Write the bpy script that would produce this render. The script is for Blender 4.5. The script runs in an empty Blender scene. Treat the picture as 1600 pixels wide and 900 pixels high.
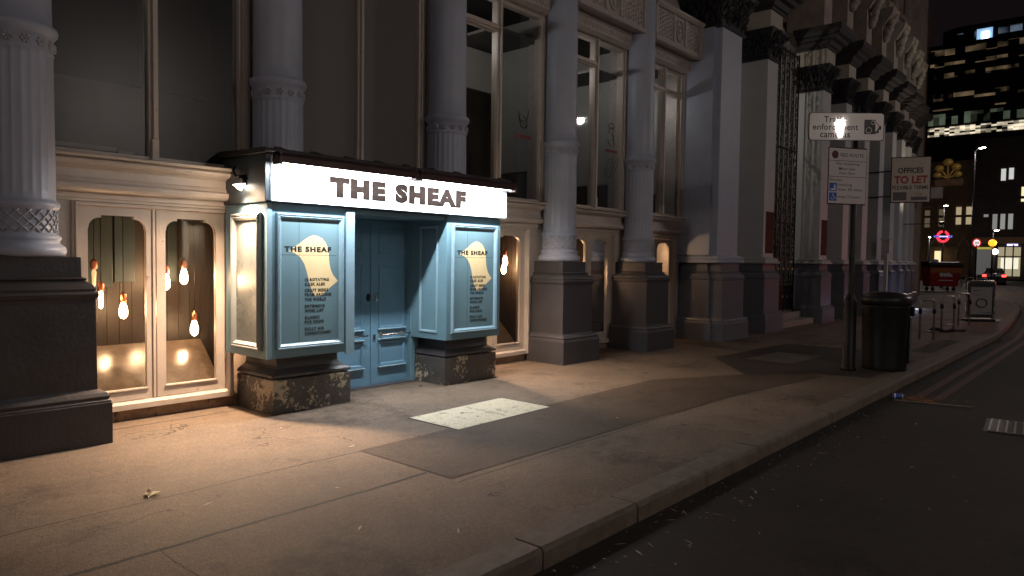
import bpy, bmesh, math, random
from mathutils import Vector, Matrix
random.seed(7)
R = math.radians
# ------------------------------------------------------------------ camera, world, lights, exposure
sc = bpy.context.scene
col = sc.collection
cam_d = bpy.data.cameras.new('camera'); cam = bpy.data.objects.new('camera', cam_d); col.objects.link(cam)
sc.camera = cam
yaw, pitch, roll = R(48.77), R(2.35), R(0.762)
fw = Vector((math.sin(yaw)*math.cos(pitch), math.cos(yaw)*math.cos(pitch), -math.sin(pitch)))
rt = Vector((math.cos(yaw), -math.sin(yaw), 0)); up = rt.cross(fw)
r2 = rt*math.cos(roll)+up*math.sin(roll); u2 = -rt*math.sin(roll)+up*math.cos(roll)
m = Matrix((r2, u2, -fw)).transposed().to_4x4(); m.translation = Vector((0, 0, 1.6)); cam.matrix_world = m
cam_d.sensor_width = 36; cam_d.lens = 36*1117/1600; cam_d.clip_end = 1500; cam_d.clip_start = .05
w = bpy.data.worlds.new('World'); sc.world = w; w.use_nodes = True
bg = w.node_tree.nodes['Background']; bg.inputs[0].default_value = (.60, .42, .50, 1); bg.inputs[1].default_value = .0075
sc.view_settings.view_transform = 'Standard'; sc.view_settings.look = 'None'
sc.view_settings.exposure = .25; sc.view_settings.gamma = 1
sc.cycles.use_denoising = True
sc.cycles.max_bounces = 6
sc.cycles.sample_clamp_indirect = 4
P_STREET = 700; P_TUBE = 54; P_SIDE = 120; P_BULB = 9; E_TUBE = 24; P_FAR = 500
C_STREET = (1.0, .88, .84); C_TUBE = (.93, .97, 1.0); C_WARM = (1, .60, .32); C_SIDE = (1, .70, .46)

# ------------------------------------------------------------------ materials
MATS = {}
def mat(name, color, rough=.6, metal=0, var=.18, nscale=6, bump=.0, bscale=60, color2=None, c2amt=.0, c2scale=3, spec=.5, stretch=None, emis=None, estr=0, mask=0):
    if name in MATS: return MATS[name]
    M = bpy.data.materials.new(name); M.use_nodes = True; nt = M.node_tree; N = nt.nodes; L = nt.links
    b = N['Principled BSDF']; b.inputs['Roughness'].default_value = rough; b.inputs['Metallic'].default_value = metal
    b.inputs['Specular IOR Level'].default_value = spec
    tc = N.new('ShaderNodeTexCoord'); src = tc.outputs['Object']
    if stretch:
        mp = N.new('ShaderNodeMapping'); mp.inputs['Scale'].default_value = stretch; L.new(src, mp.inputs[0]); src = mp.outputs[0]
    n = N.new('ShaderNodeTexNoise'); n.inputs['Scale'].default_value = nscale; n.inputs['Detail'].default_value = 8; n.inputs['Roughness'].default_value = .65
    L.new(src, n.inputs['Vector'])
    cr = N.new('ShaderNodeValToRGB'); c = color
    cr.color_ramp.elements[0].position = .3; cr.color_ramp.elements[1].position = .7
    cr.color_ramp.elements[0].color = (c[0]*(1-var), c[1]*(1-var), c[2]*(1-var), 1)
    cr.color_ramp.elements[1].color = (min(1, c[0]*(1+var)), min(1, c[1]*(1+var)), min(1, c[2]*(1+var)), 1)
    L.new(n.outputs['Fac'], cr.inputs[0]); out = cr.outputs[0]
    if color2:
        n2 = N.new('ShaderNodeTexNoise'); n2.inputs['Scale'].default_value = c2scale; n2.inputs['Detail'].default_value = 10; n2.inputs['Roughness'].default_value = .7
        L.new(tc.outputs['Object'], n2.inputs['Vector'])
        fac2 = n2.outputs['Fac']
        if mask:
            n9 = N.new('ShaderNodeTexNoise'); n9.inputs['Scale'].default_value = 2.6; n9.inputs['Detail'].default_value = 2; L.new(tc.outputs['Object'], n9.inputs['Vector'])
            ma = N.new('ShaderNodeMath'); ma.operation = 'MULTIPLY_ADD'; L.new(n9.outputs['Fac'], ma.inputs[0]); ma.inputs[1].default_value = mask; L.new(fac2, ma.inputs[2])
            mb_ = N.new('ShaderNodeMath'); mb_.operation = 'SUBTRACT'; L.new(ma.outputs[0], mb_.inputs[0]); mb_.inputs[1].default_value = mask*.5; fac2 = mb_.outputs[0]
        c2 = N.new('ShaderNodeValToRGB'); c2.color_ramp.elements[0].position = 1-c2amt-.02; c2.color_ramp.elements[1].position = 1-c2amt+.02
        L.new(fac2, c2.inputs[0])
        mx = N.new('ShaderNodeMix'); mx.data_type = 'RGBA'; L.new(c2.outputs[0], mx.inputs['Factor']); L.new(out, mx.inputs['A']); mx.inputs['B'].default_value = (*color2, 1)
        out = mx.outputs['Result']
    L.new(out, b.inputs['Base Color'])
    rr = N.new('ShaderNodeMapRange'); rr.inputs[3].default_value = max(.02, rough-.08); rr.inputs[4].default_value = min(1, rough+.12)
    L.new(n.outputs['Fac'], rr.inputs[0]); L.new(rr.outputs[0], b.inputs['Roughness'])
    if bump:
        nb = N.new('ShaderNodeTexNoise'); nb.inputs['Scale'].default_value = bscale; nb.inputs['Detail'].default_value = 6
        L.new(tc.outputs['Object'], nb.inputs['Vector'])
        bp = N.new('ShaderNodeBump'); bp.inputs['Strength'].default_value = bump; bp.inputs['Distance'].default_value = .01
        L.new(nb.outputs['Fac'], bp.inputs['Height']); L.new(bp.outputs[0], b.inputs['Normal'])
    if emis:
        b.inputs['Emission Color'].default_value = (*emis, 1); b.inputs['Emission Strength'].default_value = estr
    MATS[name] = M; return M
def emit(name, color, s):
    if name in MATS: return MATS[name]
    M = bpy.data.materials.new(name); M.use_nodes = True; nt = M.node_tree
    b = nt.nodes['Principled BSDF']; b.inputs['Base Color'].default_value = (*[min(1, c*.8) for c in color], 1); b.inputs['Roughness'].default_value = .4
    b.inputs['Emission Color'].default_value = (*color, 1); b.inputs['Emission Strength'].default_value = s
    tc = nt.nodes.new('ShaderNodeTexCoord'); n = nt.nodes.new('ShaderNodeTexNoise'); n.inputs['Scale'].default_value = 9
    nt.links.new(tc.outputs['Object'], n.inputs['Vector'])
    mr = nt.nodes.new('ShaderNodeMapRange'); mr.inputs[3].default_value = s*.75; mr.inputs[4].default_value = s*1.25
    nt.links.new(n.outputs['Fac'], mr.inputs[0]); nt.links.new(mr.outputs[0], b.inputs['Emission Strength'])
    MATS[name] = M; return M
def glass(name, tint=(.9, .9, .9), refl=1.0, rough=.02):
    if name in MATS: return MATS[name]
    M = bpy.data.materials.new(name); M.use_nodes = True; nt = M.node_tree; N = nt.nodes; L = nt.links
    N.remove(N['Principled BSDF'])
    t = N.new('ShaderNodeBsdfTransparent'); t.inputs[0].default_value = (*tint, 1)
    g = N.new('ShaderNodeBsdfGlossy'); g.inputs['Roughness'].default_value = rough; g.inputs[0].default_value = (refl, refl, refl, 1)
    tc = N.new('ShaderNodeTexCoord'); n = N.new('ShaderNodeTexNoise'); n.inputs['Scale'].default_value = 1.3; L.new(tc.outputs['Object'], n.inputs[0])
    bp = N.new('ShaderNodeBump'); bp.inputs['Strength'].default_value = .05; bp.inputs['Distance'].default_value = .02
    L.new(n.outputs['Fac'], bp.inputs['Height']); L.new(bp.outputs[0], g.inputs['Normal'])
    f = N.new('ShaderNodeFresnel'); f.inputs[0].default_value = 1.5
    mx = N.new('ShaderNodeMixShader'); L.new(f.outputs[0], mx.inputs[0]); L.new(t.outputs[0], mx.inputs[1]); L.new(g.outputs[0], mx.inputs[2])
    L.new(mx.outputs[0], N['Material Output'].inputs[0]); MATS[name] = M; return M

column_paint = mat('column_paint', (.39, .42, .52), .42, var=.07, nscale=3, bump=.15, bscale=25)
column_detail = mat('column_detail_paint', (.40, .41, .46), .5, var=.16, nscale=14, bump=.3, bscale=60)
cream = mat('cream_paint', (.50, .43, .38), .42, var=.10, nscale=5, bump=.2, bscale=40, color2=(.24, .18, .14), c2amt=.33, c2scale=5)
cream_dirty = mat('weathered_cream_paint', (.46, .40, .37), .5, var=.14, nscale=9, bump=.3, bscale=40, color2=(.22, .17, .14), c2amt=.36, c2scale=9)
dark_paint = mat('dark_grey_paint', (.06, .055, .06), .38, var=.12, nscale=4, bump=.2, bscale=30, color2=(.17, .14, .12), c2amt=.315, c2scale=7)
shaded_pedestal = mat('shaded_pedestal_paint', (.03, .026, .028), .42, var=.2, nscale=4, bump=.3, bscale=30, color2=(.15, .13, .11), c2amt=.31, c2scale=8)  # darker copy of the pedestal paint, the left pedestal's shade put into its colour
dark_paint2 = mat('slate_grey_paint', (.125, .128, .150), .38, var=.12, nscale=4, bump=.2, bscale=30)
peeling = mat('peeling_plinth_paint', (.075, .066, .06), .45, var=.25, nscale=6, bump=.8, bscale=18, color2=(.42, .36, .26), c2amt=.40, c2scale=24, mask=1.0)
peeling2 = mat('lightly_peeling_plinth_paint', (.09, .078, .07), .42, var=.25, nscale=6, bump=.5, bscale=18, color2=(.40, .33, .22), c2amt=.335, c2scale=9)
blue = mat('kiosk_blue_paint', (.125, .222, .27), .38, var=.07, nscale=4, bump=.12, bscale=50, color2=(.08, .10, .11), c2amt=.32, c2scale=10)
blue_frame = mat('kiosk_blue_frame_paint', (.20, .30, .36), .32, var=.07, nscale=6, bump=.12, bscale=50)
blue_door = mat('door_blue_paint', (.11, .215, .30), .34, var=.10, nscale=4, bump=.12, bscale=50, color2=(.05, .06, .07), c2amt=.325, c2scale=12)
side_grey = mat('grey_green_board', (.13, .145, .145), .26, var=.08, nscale=5)
sign_white = mat('sign_white_board', (.66, .68, .70), .45, var=.06, nscale=5, color2=(.45, .44, .42), c2amt=.33, c2scale=4)
letter_grey = mat('sign_letter_grey', (.011, .008, .007), .8, var=.3, nscale=30, spec=.0)
black_ink = mat('black_lettering', (.012, .012, .014), .5)
gold = mat('pale_gold_paint', (.72, .55, .30), .45, var=.05)
lead = mat('black_roof_felt', (.022, .018, .018), .6, var=.3, bump=.4, bscale=30)
hood_m = mat('dark_light_hood', (.05, .028, .03), .35, var=.2)
steel = mat('brushed_steel', (.55, .5, .45), .25, 1, var=.1)
copper = mat('copper_socket', (.75, .30, .18), .28, 1, var=.15, nscale=20)
brass = mat('aged_brass', (.55, .38, .12), .35, 1, var=.2)
black_metal = mat('black_metal', (.010, .0095, .010), .42, .0, var=.3, nscale=10, spec=.22)
iron = mat('black_wrought_iron', (.014, .013, .014), .38, .5, var=.3, nscale=15)
dark_wood = mat('dark_brown_planks', (.024, .016, .011), .5, var=.35, nscale=5, stretch=(14, 14, .6), bump=.15)
counter_m = mat('polished_counter', (.075, .055, .04), .20, var=.3, nscale=8, bump=.05, bscale=9, spec=.9)
slate_board = mat('blue_grey_board', (.025, .038, .04), .4, var=.2, nscale=3)
room_white = mat('room_wall_paint', (.38, .375, .36), .6, var=.05, nscale=2)
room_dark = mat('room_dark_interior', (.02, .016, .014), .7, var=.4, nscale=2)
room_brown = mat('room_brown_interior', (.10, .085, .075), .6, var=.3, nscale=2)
blind = mat('grey_blind', (.155, .145, .14), .35, var=.06, nscale=1.2)
pane = glass('window_glass', (.85, .86, .85))
pane_blurred = glass('blurred_window_glass', (.72, .70, .68), .7, .32)  # rougher, dimmer glass that blurs the lantern's reflection in the first bay
pane_dark = glass('tinted_window_glass', (.5, .48, .46))
capital_m = mat('near_black_capital', (.02, .019, .022), .6, var=.5, nscale=14, bump=.8, bscale=20)  # near-black tone for the carved capitals
pier_paint = mat('pier_paint', (.44, .445, .45), .5, var=.07, nscale=3, bump=.15, bscale=25)
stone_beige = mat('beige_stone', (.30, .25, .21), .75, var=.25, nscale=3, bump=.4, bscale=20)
stone_pale_lit = mat('pale_lit_stone', (.40, .36, .30), .75, var=.15, nscale=3, bump=.3, bscale=20)  # pale block stone, also used as uplit colour on the far upper piers
brown_brick = mat('brown_facade', (.20, .11, .06), .8, var=.4, nscale=6)

def pavement_mat(name, base, seams):
    M = bpy.data.materials.new(name); M.use_nodes = True; nt = M.node_tree; N = nt.nodes; L = nt.links
    b = N['Principled BSDF']; tc = N.new('ShaderNodeTexCoord'); O = tc.outputs['Object']
    def noise(s, d=8, r=.6):
        n = N.new('ShaderNodeTexNoise'); n.inputs['Scale'].default_value = s; n.inputs['Detail'].default_value = d; n.inputs['Roughness'].default_value = r; L.new(O, n.inputs['Vector']); return n.outputs['Fac']
    def ramp(i, p0, p1, c0, c1):
        c = N.new('ShaderNodeValToRGB'); c.color_ramp.elements[0].position = p0; c.color_ramp.elements[1].position = p1
        c.color_ramp.elements[0].color = (*c0, 1); c.color_ramp.elements[1].color = (*c1, 1); L.new(i, c.inputs[0]); return c.outputs[0]
    def mul(a, bb, f=1):
        x = N.new('ShaderNodeMix'); x.data_type = 'RGBA'; x.blend_type = 'MULTIPLY'; x.inputs['Factor'].default_value = f; L.new(a, x.inputs['A']); L.new(bb, x.inputs['B']); return x.outputs['Result']
    def mth(op, a, bv):
        x = N.new('ShaderNodeMath'); x.operation = op
        if isinstance(a, (int, float)): x.inputs[0].default_value = a
        else: L.new(a, x.inputs[0])
        if isinstance(bv, (int, float)): x.inputs[1].default_value = bv
        else: L.new(bv, x.inputs[1])
        return x.outputs[0]
    n1 = noise(.9, 8, .65); n2 = noise(7, 9, .7); n3 = noise(75, 4, .7); n4 = noise(2.4, 10, .75)
    c = ramp(n1, .3, .72, tuple(x*.72 for x in base), tuple(x*1.22 for x in base))
    c = mul(c, ramp(n2, .3, .7, (.72, .70, .68), (1, 1, 1)))
    c = mul(c, ramp(n3, .35, .62, (.45, .44, .43), (1.08, 1.08, 1.08)), .85)
    n6 = noise(28, 5, .7); c = mul(c, ramp(n6, .3, .62, (.70, .68, .66), (1.05, 1.05, 1.05)), .8)
    n7 = noise(.55, 6, .8); c = mul(c, ramp(n7, .36, .46, (.42, .40, .38), (1, 1, 1)), .8)
    c = mul(c, ramp(n4, .34, .42, (.62, .60, .58), (1, 1, 1)), .8)     # old stains
    vs = N.new('ShaderNodeTexVoronoi'); vs.inputs['Scale'].default_value = 5; L.new(O, vs.inputs['Vector'])   # trodden gum spots
    c = mul(c, ramp(vs.outputs['Distance'], .05, .075, (.62, .60, .58), (1, 1, 1)), .55)
    ck = N.new('ShaderNodeTexVoronoi'); ck.feature = 'DISTANCE_TO_EDGE'; ck.inputs['Scale'].default_value = .55
    dv = N.new('ShaderNodeVectorMath'); dv.operation = 'ADD'; L.new(O, dv.inputs[0])
    dn = N.new('ShaderNodeTexNoise'); dn.inputs['Scale'].default_value = 2.2; dn.inputs['Detail'].default_value = 6; L.new(O, dn.inputs['Vector']); L.new(dn.outputs['Color'], dv.inputs[1]); L.new(dv.outputs[0], ck.inputs['Vector'])
    hair = mth('MULTIPLY', mth('LESS_THAN', ck.outputs['Distance'], .0035), mth('GREATER_THAN', noise(.8, 3, .5), .53))
    xh = N.new('ShaderNodeMix'); xh.data_type = 'RGBA'; L.new(hair, xh.inputs['Factor']); L.new(c, xh.inputs['A']); xh.inputs['B'].default_value = (.035, .027, .022, 1); c = xh.outputs['Result']
    wob = mth('MULTIPLY', mth('SUBTRACT', noise(1.1, 5, .6), .5), .11)
    wob = mth('ADD', wob, mth('MULTIPLY', mth('SUBTRACT', noise(22, 3, .6), .5), .012))
    sp = N.new('ShaderNodeSeparateXYZ'); L.new(O, sp.inputs[0])
    hgt = None
    for axis, pos, wd, lo, hi in seams:
        q = mth('ABSOLUTE', mth('SUBTRACT', mth('ADD', sp.outputs[axis], wob), pos), 0)
        inside = mth('LESS_THAN', q, wd)
        o = sp.outputs[1-axis]
        inside = mth('MULTIPLY', inside, mth('GREATER_THAN', o, lo)); inside = mth('MULTIPLY', inside, mth('LESS_THAN', o, hi))
        x = N.new('ShaderNodeMix'); x.data_type = 'RGBA'; L.new(inside, x.inputs['Factor']); L.new(c, x.inputs['A']); x.inputs['B'].default_value = (.025, .02, .018, 1); c = x.outputs['Result']
    L.new(c, b.inputs['Base Color'])
    rr = N.new('ShaderNodeMapRange'); rr.inputs[3].default_value = .62; rr.inputs[4].default_value = .88; L.new(n2, rr.inputs[0]); L.new(rr.outputs[0], b.inputs['Roughness'])
    b.inputs['Specular IOR Level'].default_value = .35
    bp = N.new('ShaderNodeBump'); bp.inputs['Strength'].default_value = .8; bp.inputs['Distance'].default_value = .012
    L.new(mth('ADD', mth('MULTIPLY', n2, .8), mth('MULTIPLY', n3, .5)), bp.inputs['Height']); L.new(bp.outputs[0], b.inputs['Normal'])
    MATS[name] = M; return M
pave_m = pavement_mat('paving_concrete', (.228, .168, .124), [(1, 4.77, .007, -20, 3.57), (1, 3.93, .017, -20, 3.55), (1, 3.60, .007, 3.55, 11.5),
    (1, 6.95, .012, -20, 60), (0, 1.62, .004, 2.6, 3.93), (0, 9.1, .006, 2.6, 3.5), (1, 3.1, .004, -8, 1.62), (0, -.4, .004, 2.6, 3.93), (0, 16.2, .008, 2.6, 6.2), (0, 21.0, .008, 2.6, 6.2), (1, 4.5, .008, 14, 40)])
patch_m = pavement_mat('dark_paving_mortar', (.112, .076, .052), [])
patch2_m = pavement_mat('dark_asphalt_patch', (.062, .048, .040), [])
slab_m = pavement_mat('pale_inspection_slab', (.19, .17, .145), [])
road_m = pavement_mat('road_asphalt', (.038, .029, .024), [])
kerb_m = mat('granite_kerb', (.135, .104, .080), .7, var=.35, nscale=9, bump=.6, bscale=60)
mat_m = mat('speckled_cream_slab', (.56, .49, .36), .7, var=.38, nscale=70, bump=.3, bscale=90, color2=(.33, .27, .19), c2amt=.42, c2scale=7)

# ------------------------------------------------------------------ mesh helpers
W = {}
class MB:
    def __init__(s): s.v = []; s.f = []; s.m = []; s.s = []
    def add(s, vs, fs, mi=0, sm=False):
        o = len(s.v); s.v += [tuple(x) for x in vs]
        for f in fs: s.f.append([i+o for i in f]); s.m.append(mi); s.s.append(sm)
        return s
    def box(s, x0, x1, y0, y1, z0, z1, mi=0):
        v = [(x, y, z) for z in (z0, z1) for y in (y0, y1) for x in (x0, x1)]
        return s.add(v, [(0, 2, 3, 1), (4, 5, 7, 6), (0, 1, 5, 4), (2, 6, 7, 3), (0, 4, 6, 2), (1, 3, 7, 5)], mi)
    def loft(s, lv, mi=0):      # lv: (z,x0,x1,y0,y1)
        v = []
        for z, x0, x1, y0, y1 in lv: v += [(x0, y0, z), (x1, y0, z), (x1, y1, z), (x0, y1, z)]
        f = []
        for i in range(len(lv)-1):
            for k in range(4): a = i*4+k; b = i*4+(k+1) % 4; f.append((a, b, b+4, a+4))
        f.append((3, 2, 1, 0)); n = (len(lv)-1)*4; f.append((n, n+1, n+2, n+3))
        return s.add(v, f, mi)
    def prism(s, prof, a, b, axis='x', mi=0):   # profile (y,z) along x, or (x,z) along y
        if axis == 'x': v = [(a, p[0], p[1]) for p in prof]+[(b, p[0], p[1]) for p in prof]
        elif axis == 'y': v = [(p[0], a, p[1]) for p in prof]+[(p[0], b, p[1]) for p in prof]
        else: v = [(p[0], p[1], a) for p in prof]+[(p[0], p[1], b) for p in prof]
        n = len(prof); f = [tuple(range(n)), tuple(range(2*n-1, n-1, -1))]
        for i in range(n): j = (i+1) % n; f.append((i, i+n, j+n, j))
        return s.add(v, f, mi)
    def lathe(s, prof, cx, cy, seg=40, mi=0, flute=None, cap=True):
        v = []
        for z, r in prof:
            for k in range(seg):
                a = 2*math.pi*k/seg; rr = r
                if flute and flute[0] <= z <= flute[1]: rr = r-flute[3]*abs(math.cos(a*flute[2]/2))**.6
                v.append((cx+rr*math.cos(a), cy+rr*math.sin(a), z))
        f = []
        for i in range(len(prof)-1):
            for k in range(seg): a = i*seg+k; b = i*seg+(k+1) % seg; f.append((a, b, b+seg, a+seg))
        s.add(v, f, mi, True)
        if cap:
            n = (len(prof)-1)*seg; o = len(s.v)-len(v)
            s.f.append([o+k for k in range(seg-1, -1, -1)]); s.m.append(mi); s.s.append(False)
            s.f.append([o+n+k for k in range(seg)]); s.m.append(mi); s.s.append(False)
        return s
    def tube(s, pts, r, seg=8, mi=0, rs=None, closed=False):
        P = [Vector(p) for p in pts]; n = len(P); v = []; prev = None
        for i, p in enumerate(P):
            if closed: t = (P[(i+1) % n]-P[i-1])
            else: t = P[min(i+1, n-1)]-P[max(i-1, 0)]
            t.normalize()
            if prev is None: a = t.orthogonal().normalized()
            else: a = (prev-t*prev.dot(t)); a = a.normalized() if a.length > 1e-6 else t.orthogonal().normalized()
            prev = a; b = t.cross(a); rr = rs[i] if rs else r
            for k in range(seg): q = 2*math.pi*k/seg; v.append(p+a*math.cos(q)*rr+b*math.sin(q)*rr)
        f = []
        for i in range(n if closed else n-1):
            j = (i+1) % n
            for k in range(seg): f.append((i*seg+k, i*seg+(k+1) % seg, j*seg+(k+1) % seg, j*seg+k))
        s.add(v, f, mi, True)
        if not closed:
            o = len(s.v)-len(v)
            s.f.append([o+k for k in range(seg-1, -1, -1)]); s.m.append(mi); s.s.append(False)
            s.f.append([o+(n-1)*seg+k for k in range(seg)]); s.m.append(mi); s.s.append(False)
        return s
    def ball(s, c, r, mi=0, sc3=(1, 1, 1), seg=12, rings=8):
        v = []; f = []
        for i in range(rings+1):
            t = math.pi*i/rings
            for k in range(seg): a = 2*math.pi*k/seg; v.append((c[0]+r*sc3[0]*math.sin(t)*math.cos(a), c[1]+r*sc3[1]*math.sin(t)*math.sin(a), c[2]+r*sc3[2]*math.cos(t)))
        for i in range(rings):
            for k in range(seg): a = i*seg+k; b = i*seg+(k+1) % seg; f.append((a+seg, b+seg, b, a))
        return s.add(v, f, mi, True)
    def build(s, name, mats, parent=None, world=False, bevel=0, **pr):
        me = bpy.data.meshes.new(name); o_ = Vector((0, 0, 0))
        if world and parent is not None: o_ = W.get(parent.name, o_)
        me.from_pydata([tuple(Vector(p)-o_) for p in s.v], [], s.f)
        for mm in (mats if isinstance(mats, (list, tuple)) else [mats]): me.materials.append(mm)
        me.polygons.foreach_set('material_index', s.m); me.polygons.foreach_set('use_smooth', s.s)
        me.validate(); me.update()
        bm = bmesh.new(); bm.from_mesh(me); bmesh.ops.recalc_face_normals(bm, faces=bm.faces); bm.to_mesh(me); bm.free()
        return finish(me, name, parent, bevel, world, **pr)
def finish(me, name, parent=None, bevel=0, world=False, **pr):
    o = bpy.data.objects.new(name, me); col.objects.link(o)
    if parent is not None:
        o.parent = parent; W[o.name] = W.get(parent.name, Vector((0, 0, 0)))
    if bevel:
        b = o.modifiers.new('bevel', 'BEVEL'); b.width = bevel; b.segments = 2; b.limit_method = 'ANGLE'; b.angle_limit = R(40)
    for k, v in pr.items(): o[k] = v
    return o
def thing(name, label, cat, loc=(0, 0, 0), rz=0, group=None):
    o = bpy.data.objects.new(name, None); col.objects.link(o); o.location = loc; o.rotation_euler = (0, 0, rz)
    o['label'] = label; o['category'] = cat; o.empty_display_size = .2
    if group: o['group'] = group
    W[o.name] = Vector(loc); return o
def struct(mb, name, m, **k): return mb.build(name, m, kind='structure', **k)
def copy_tree(o, parent=None):
    c = o.copy(); col.objects.link(c)
    if parent is not None: c.parent = parent
    for ch in list(o.children): copy_tree(ch, c)
    return c
def area(name, loc, direction, sx, sy, power, color, parent=None, spread=None):
    d = bpy.data.lights.new(name, 'AREA'); d.shape = 'RECTANGLE'; d.size = sx; d.size_y = sy; d.energy = power; d.color = color
    if spread: d.spread = spread
    o = bpy.data.objects.new(name, d); col.objects.link(o); o.rotation_euler = Vector(direction).to_track_quat('-Z', 'X').to_euler()
    o.location = loc; 
    if parent is not None: o.parent = parent
    return o
def point(name, loc, power, color, rad=.03, parent=None, spot=None, direction=None):
    d = bpy.data.lights.new(name, 'SPOT' if spot else 'POINT'); d.energy = power; d.color = color; d.shadow_soft_size = rad
    o = bpy.data.objects.new(name, d); col.objects.link(o); o.location = loc
    if spot: d.spot_size = spot; d.spot_blend = 1.0; o.rotation_euler = Vector(direction).to_track_quat('-Z', 'Y').to_euler()
    if parent is not None: o.parent = parent
    return o
def text_mesh(body, x0, z0, w_, h_, y, bold=.02, space=1.1, depth=.0006, lines=1):
    """flat lettering facing -Y, fitted into the box x0..x0+w_, z0..z0+h_; w_=None keeps the natural width"""
    c = bpy.data.curves.new('t', 'FONT'); c.body = body; c.size = 1; c.extrude = .01; c.offset = bold; c.space_character = space; c.resolution_u = 3
    if lines > 1: c.align_x = 'CENTER'; c.space_line = .85
    o = bpy.data.objects.new('t', c); col.objects.link(o); bpy.context.view_layer.update()
    me = bpy.data.meshes.new_from_object(o.evaluated_get(bpy.context.evaluated_depsgraph_get()))
    bpy.data.objects.remove(o)
    xs = [v.co.x for v in me.vertices]; ys = [v.co.y for v in me.vertices]
    ax, bx, ay, by = min(xs), max(xs), min(ys), max(ys); sz = h_/(by-ay); sx = w_/(bx-ax) if w_ else sz
    vs = [(x0+(v.co.x-ax)*sx, y-(depth if v.co.z > 0 else 0), z0+(v.co.y-ay)*sz) for v in me.vertices]
    fs = [tuple(p.vertices) for p in me.polygons]; bpy.data.meshes.remove(me); return vs, fs

# ------------------------------------------------------------------ ground
def kerb_y(x):
    pts = [(-60, 2.42), (20, 2.42), (24, 2.62), (28.9, 2.98), (32.4, 3.26), (35.5, 3.68), (39, 4.3), (43, 5.2), (46.5, 6.5), (49.5, 8.3), (51.5, 10.5), (52.6, 14), (53, 20), (53, 70)]
    return pts
KP = kerb_y(0)
def smooth(pts, n=4):
    out = []
    for i in range(len(pts)-1):
        p0 = pts[max(i-1, 0)]; p1 = pts[i]; p2 = pts[i+1]; p3 = pts[min(i+2, len(pts)-1)]
        for k in range(n):
            t = k/n; out.append(tuple(.5*((2*p1[j])+(p2[j]-p0[j])*t+(2*p0[j]-5*p1[j]+4*p2[j]-p3[j])*t*t+(-p0[j]+3*p1[j]-3*p2[j]+p3[j])*t**3) for j in (0, 1)))
    out.append(pts[-1]); return out
KC = [(-60, 2.42), (19, 2.42)]+smooth(KP[1:], 5)
mb = MB(); mb.add([(-900, -900, -.12), (900, -900, -.12), (900, 900, -.12), (-900, 900, -.12)], [(0, 1, 2, 3)]); struct(mb, 'road', road_m)
mb = MB(); inner = [(x, y+.2) for x, y in KC]
n = len(inner); vs = [(x, y, 0) for x, y in inner]+[(x if i < n-3 else 40, 70, 0) for i, (x, y) in enumerate(inner)]
vs = [(x, y, 0) for x, y in inner]+[(min(x, 50), max(y, 70)+.01*i, 0) for i, (x, y) in enumerate(inner)]
mb.add([(x-.2 if x > 51 else x, y, 0) for x, y, z in vs[:n]]+[(-60, 72, 0)], [tuple(range(n+1))]); struct(mb, 'pavement', pave_m)
# kerb stones with joints
mb = MB(); dist = 0; Pk = [Vector((x, y, 0)) for x, y in KC]
def along(P, d):
    for i in range(len(P)-1):
        l = (P[i+1]-P[i]).length
        if d <= l: t = (P[i+1]-P[i])/l; return P[i]+t*d, t
        d -= l
    return P[-1], (P[-1]-P[-2]).normalized()
d = 60-14.0; joints = []
x = 0
total = sum((Pk[i+1]-Pk[i]).length for i in range(len(Pk)-1))
d = 48.2
while d < total-30:
    ln = .99
    a, ta = along(Pk, d+.006); b, tb = along(Pk, d+ln-.006)
    na = Vector((-ta.y, ta.x, 0)); nb = Vector((-tb.y, tb.x, 0)); h = random.uniform(.001, .007); j = random.uniform(-.006, .006)
    pr = [(-.001+j, -.13), (-.001+j, -.022), (.006+j, -.006), (.022, h), (.215, h), (.215, -.13)]
    v = [a+na*p+Vector((0, 0, q)) for p, q in pr]+[b+nb*p+Vector((0, 0, q)) for p, q in pr]; k = len(pr)
    mb.add(v, [tuple(range(k)), tuple(range(2*k-1, k-1, -1))]+[(i, i+k, (i+1) % k+k, (i+1) % k) for i in range(k)])
    d += ln
struct(mb, 'kerb', kerb_m)
mb = MB(); mb.add([(-60, 2.435, -.03), (19, 2.435, -.03), (19, 2.6, -.03), (-60, 2.6, -.03)], [(0, 1, 2, 3)]); struct(mb, 'kerb_bedding', mat('kerb_joint_dirt', (.03, .025, .02), .9))
# dark patches
mb = MB(); mb.add([(3.57, 3.69, .004), (6.1, 3.65, .004), (8.2, 3.56, .004), (10.4, 3.26, .004), (10.7, 3.9, .004), (9.9, 4.1, .004), (8.4, 4.86, .004), (3.57, 4.78, .004)], [tuple(range(8))]); struct(mb, 'pavement_patch', patch_m)
mb = MB(); mb.add([(9.7, 4.1, .008), (10.6, 3.5, .008), (10.7, 2.75, .008), (13.2, 2.72, .008), (14.2, 3.3, .008), (14.0, 5.15, .008), (11.1, 5.25, .008)], [tuple(range(7))]); struct(mb, 'pavement_repair', patch2_m)
mb = MB(); mb.add([(11.3, 4.05, .012), (12.6, 4.0, .012), (12.6, 4.75, .012), (11.3, 4.8, .012)], [(0, 1, 2, 3)]); struct(mb, 'pavement_slab', slab_m)
mb = MB(); mb.add([(14.6, 2.75, .004), (17.4, 2.75, .004), (17.4, 3.1, .004), (14.6, 3.1, .004)], [(0, 1, 2, 3)]); struct(mb, 'pavement_channel', patch2_m)
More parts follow.
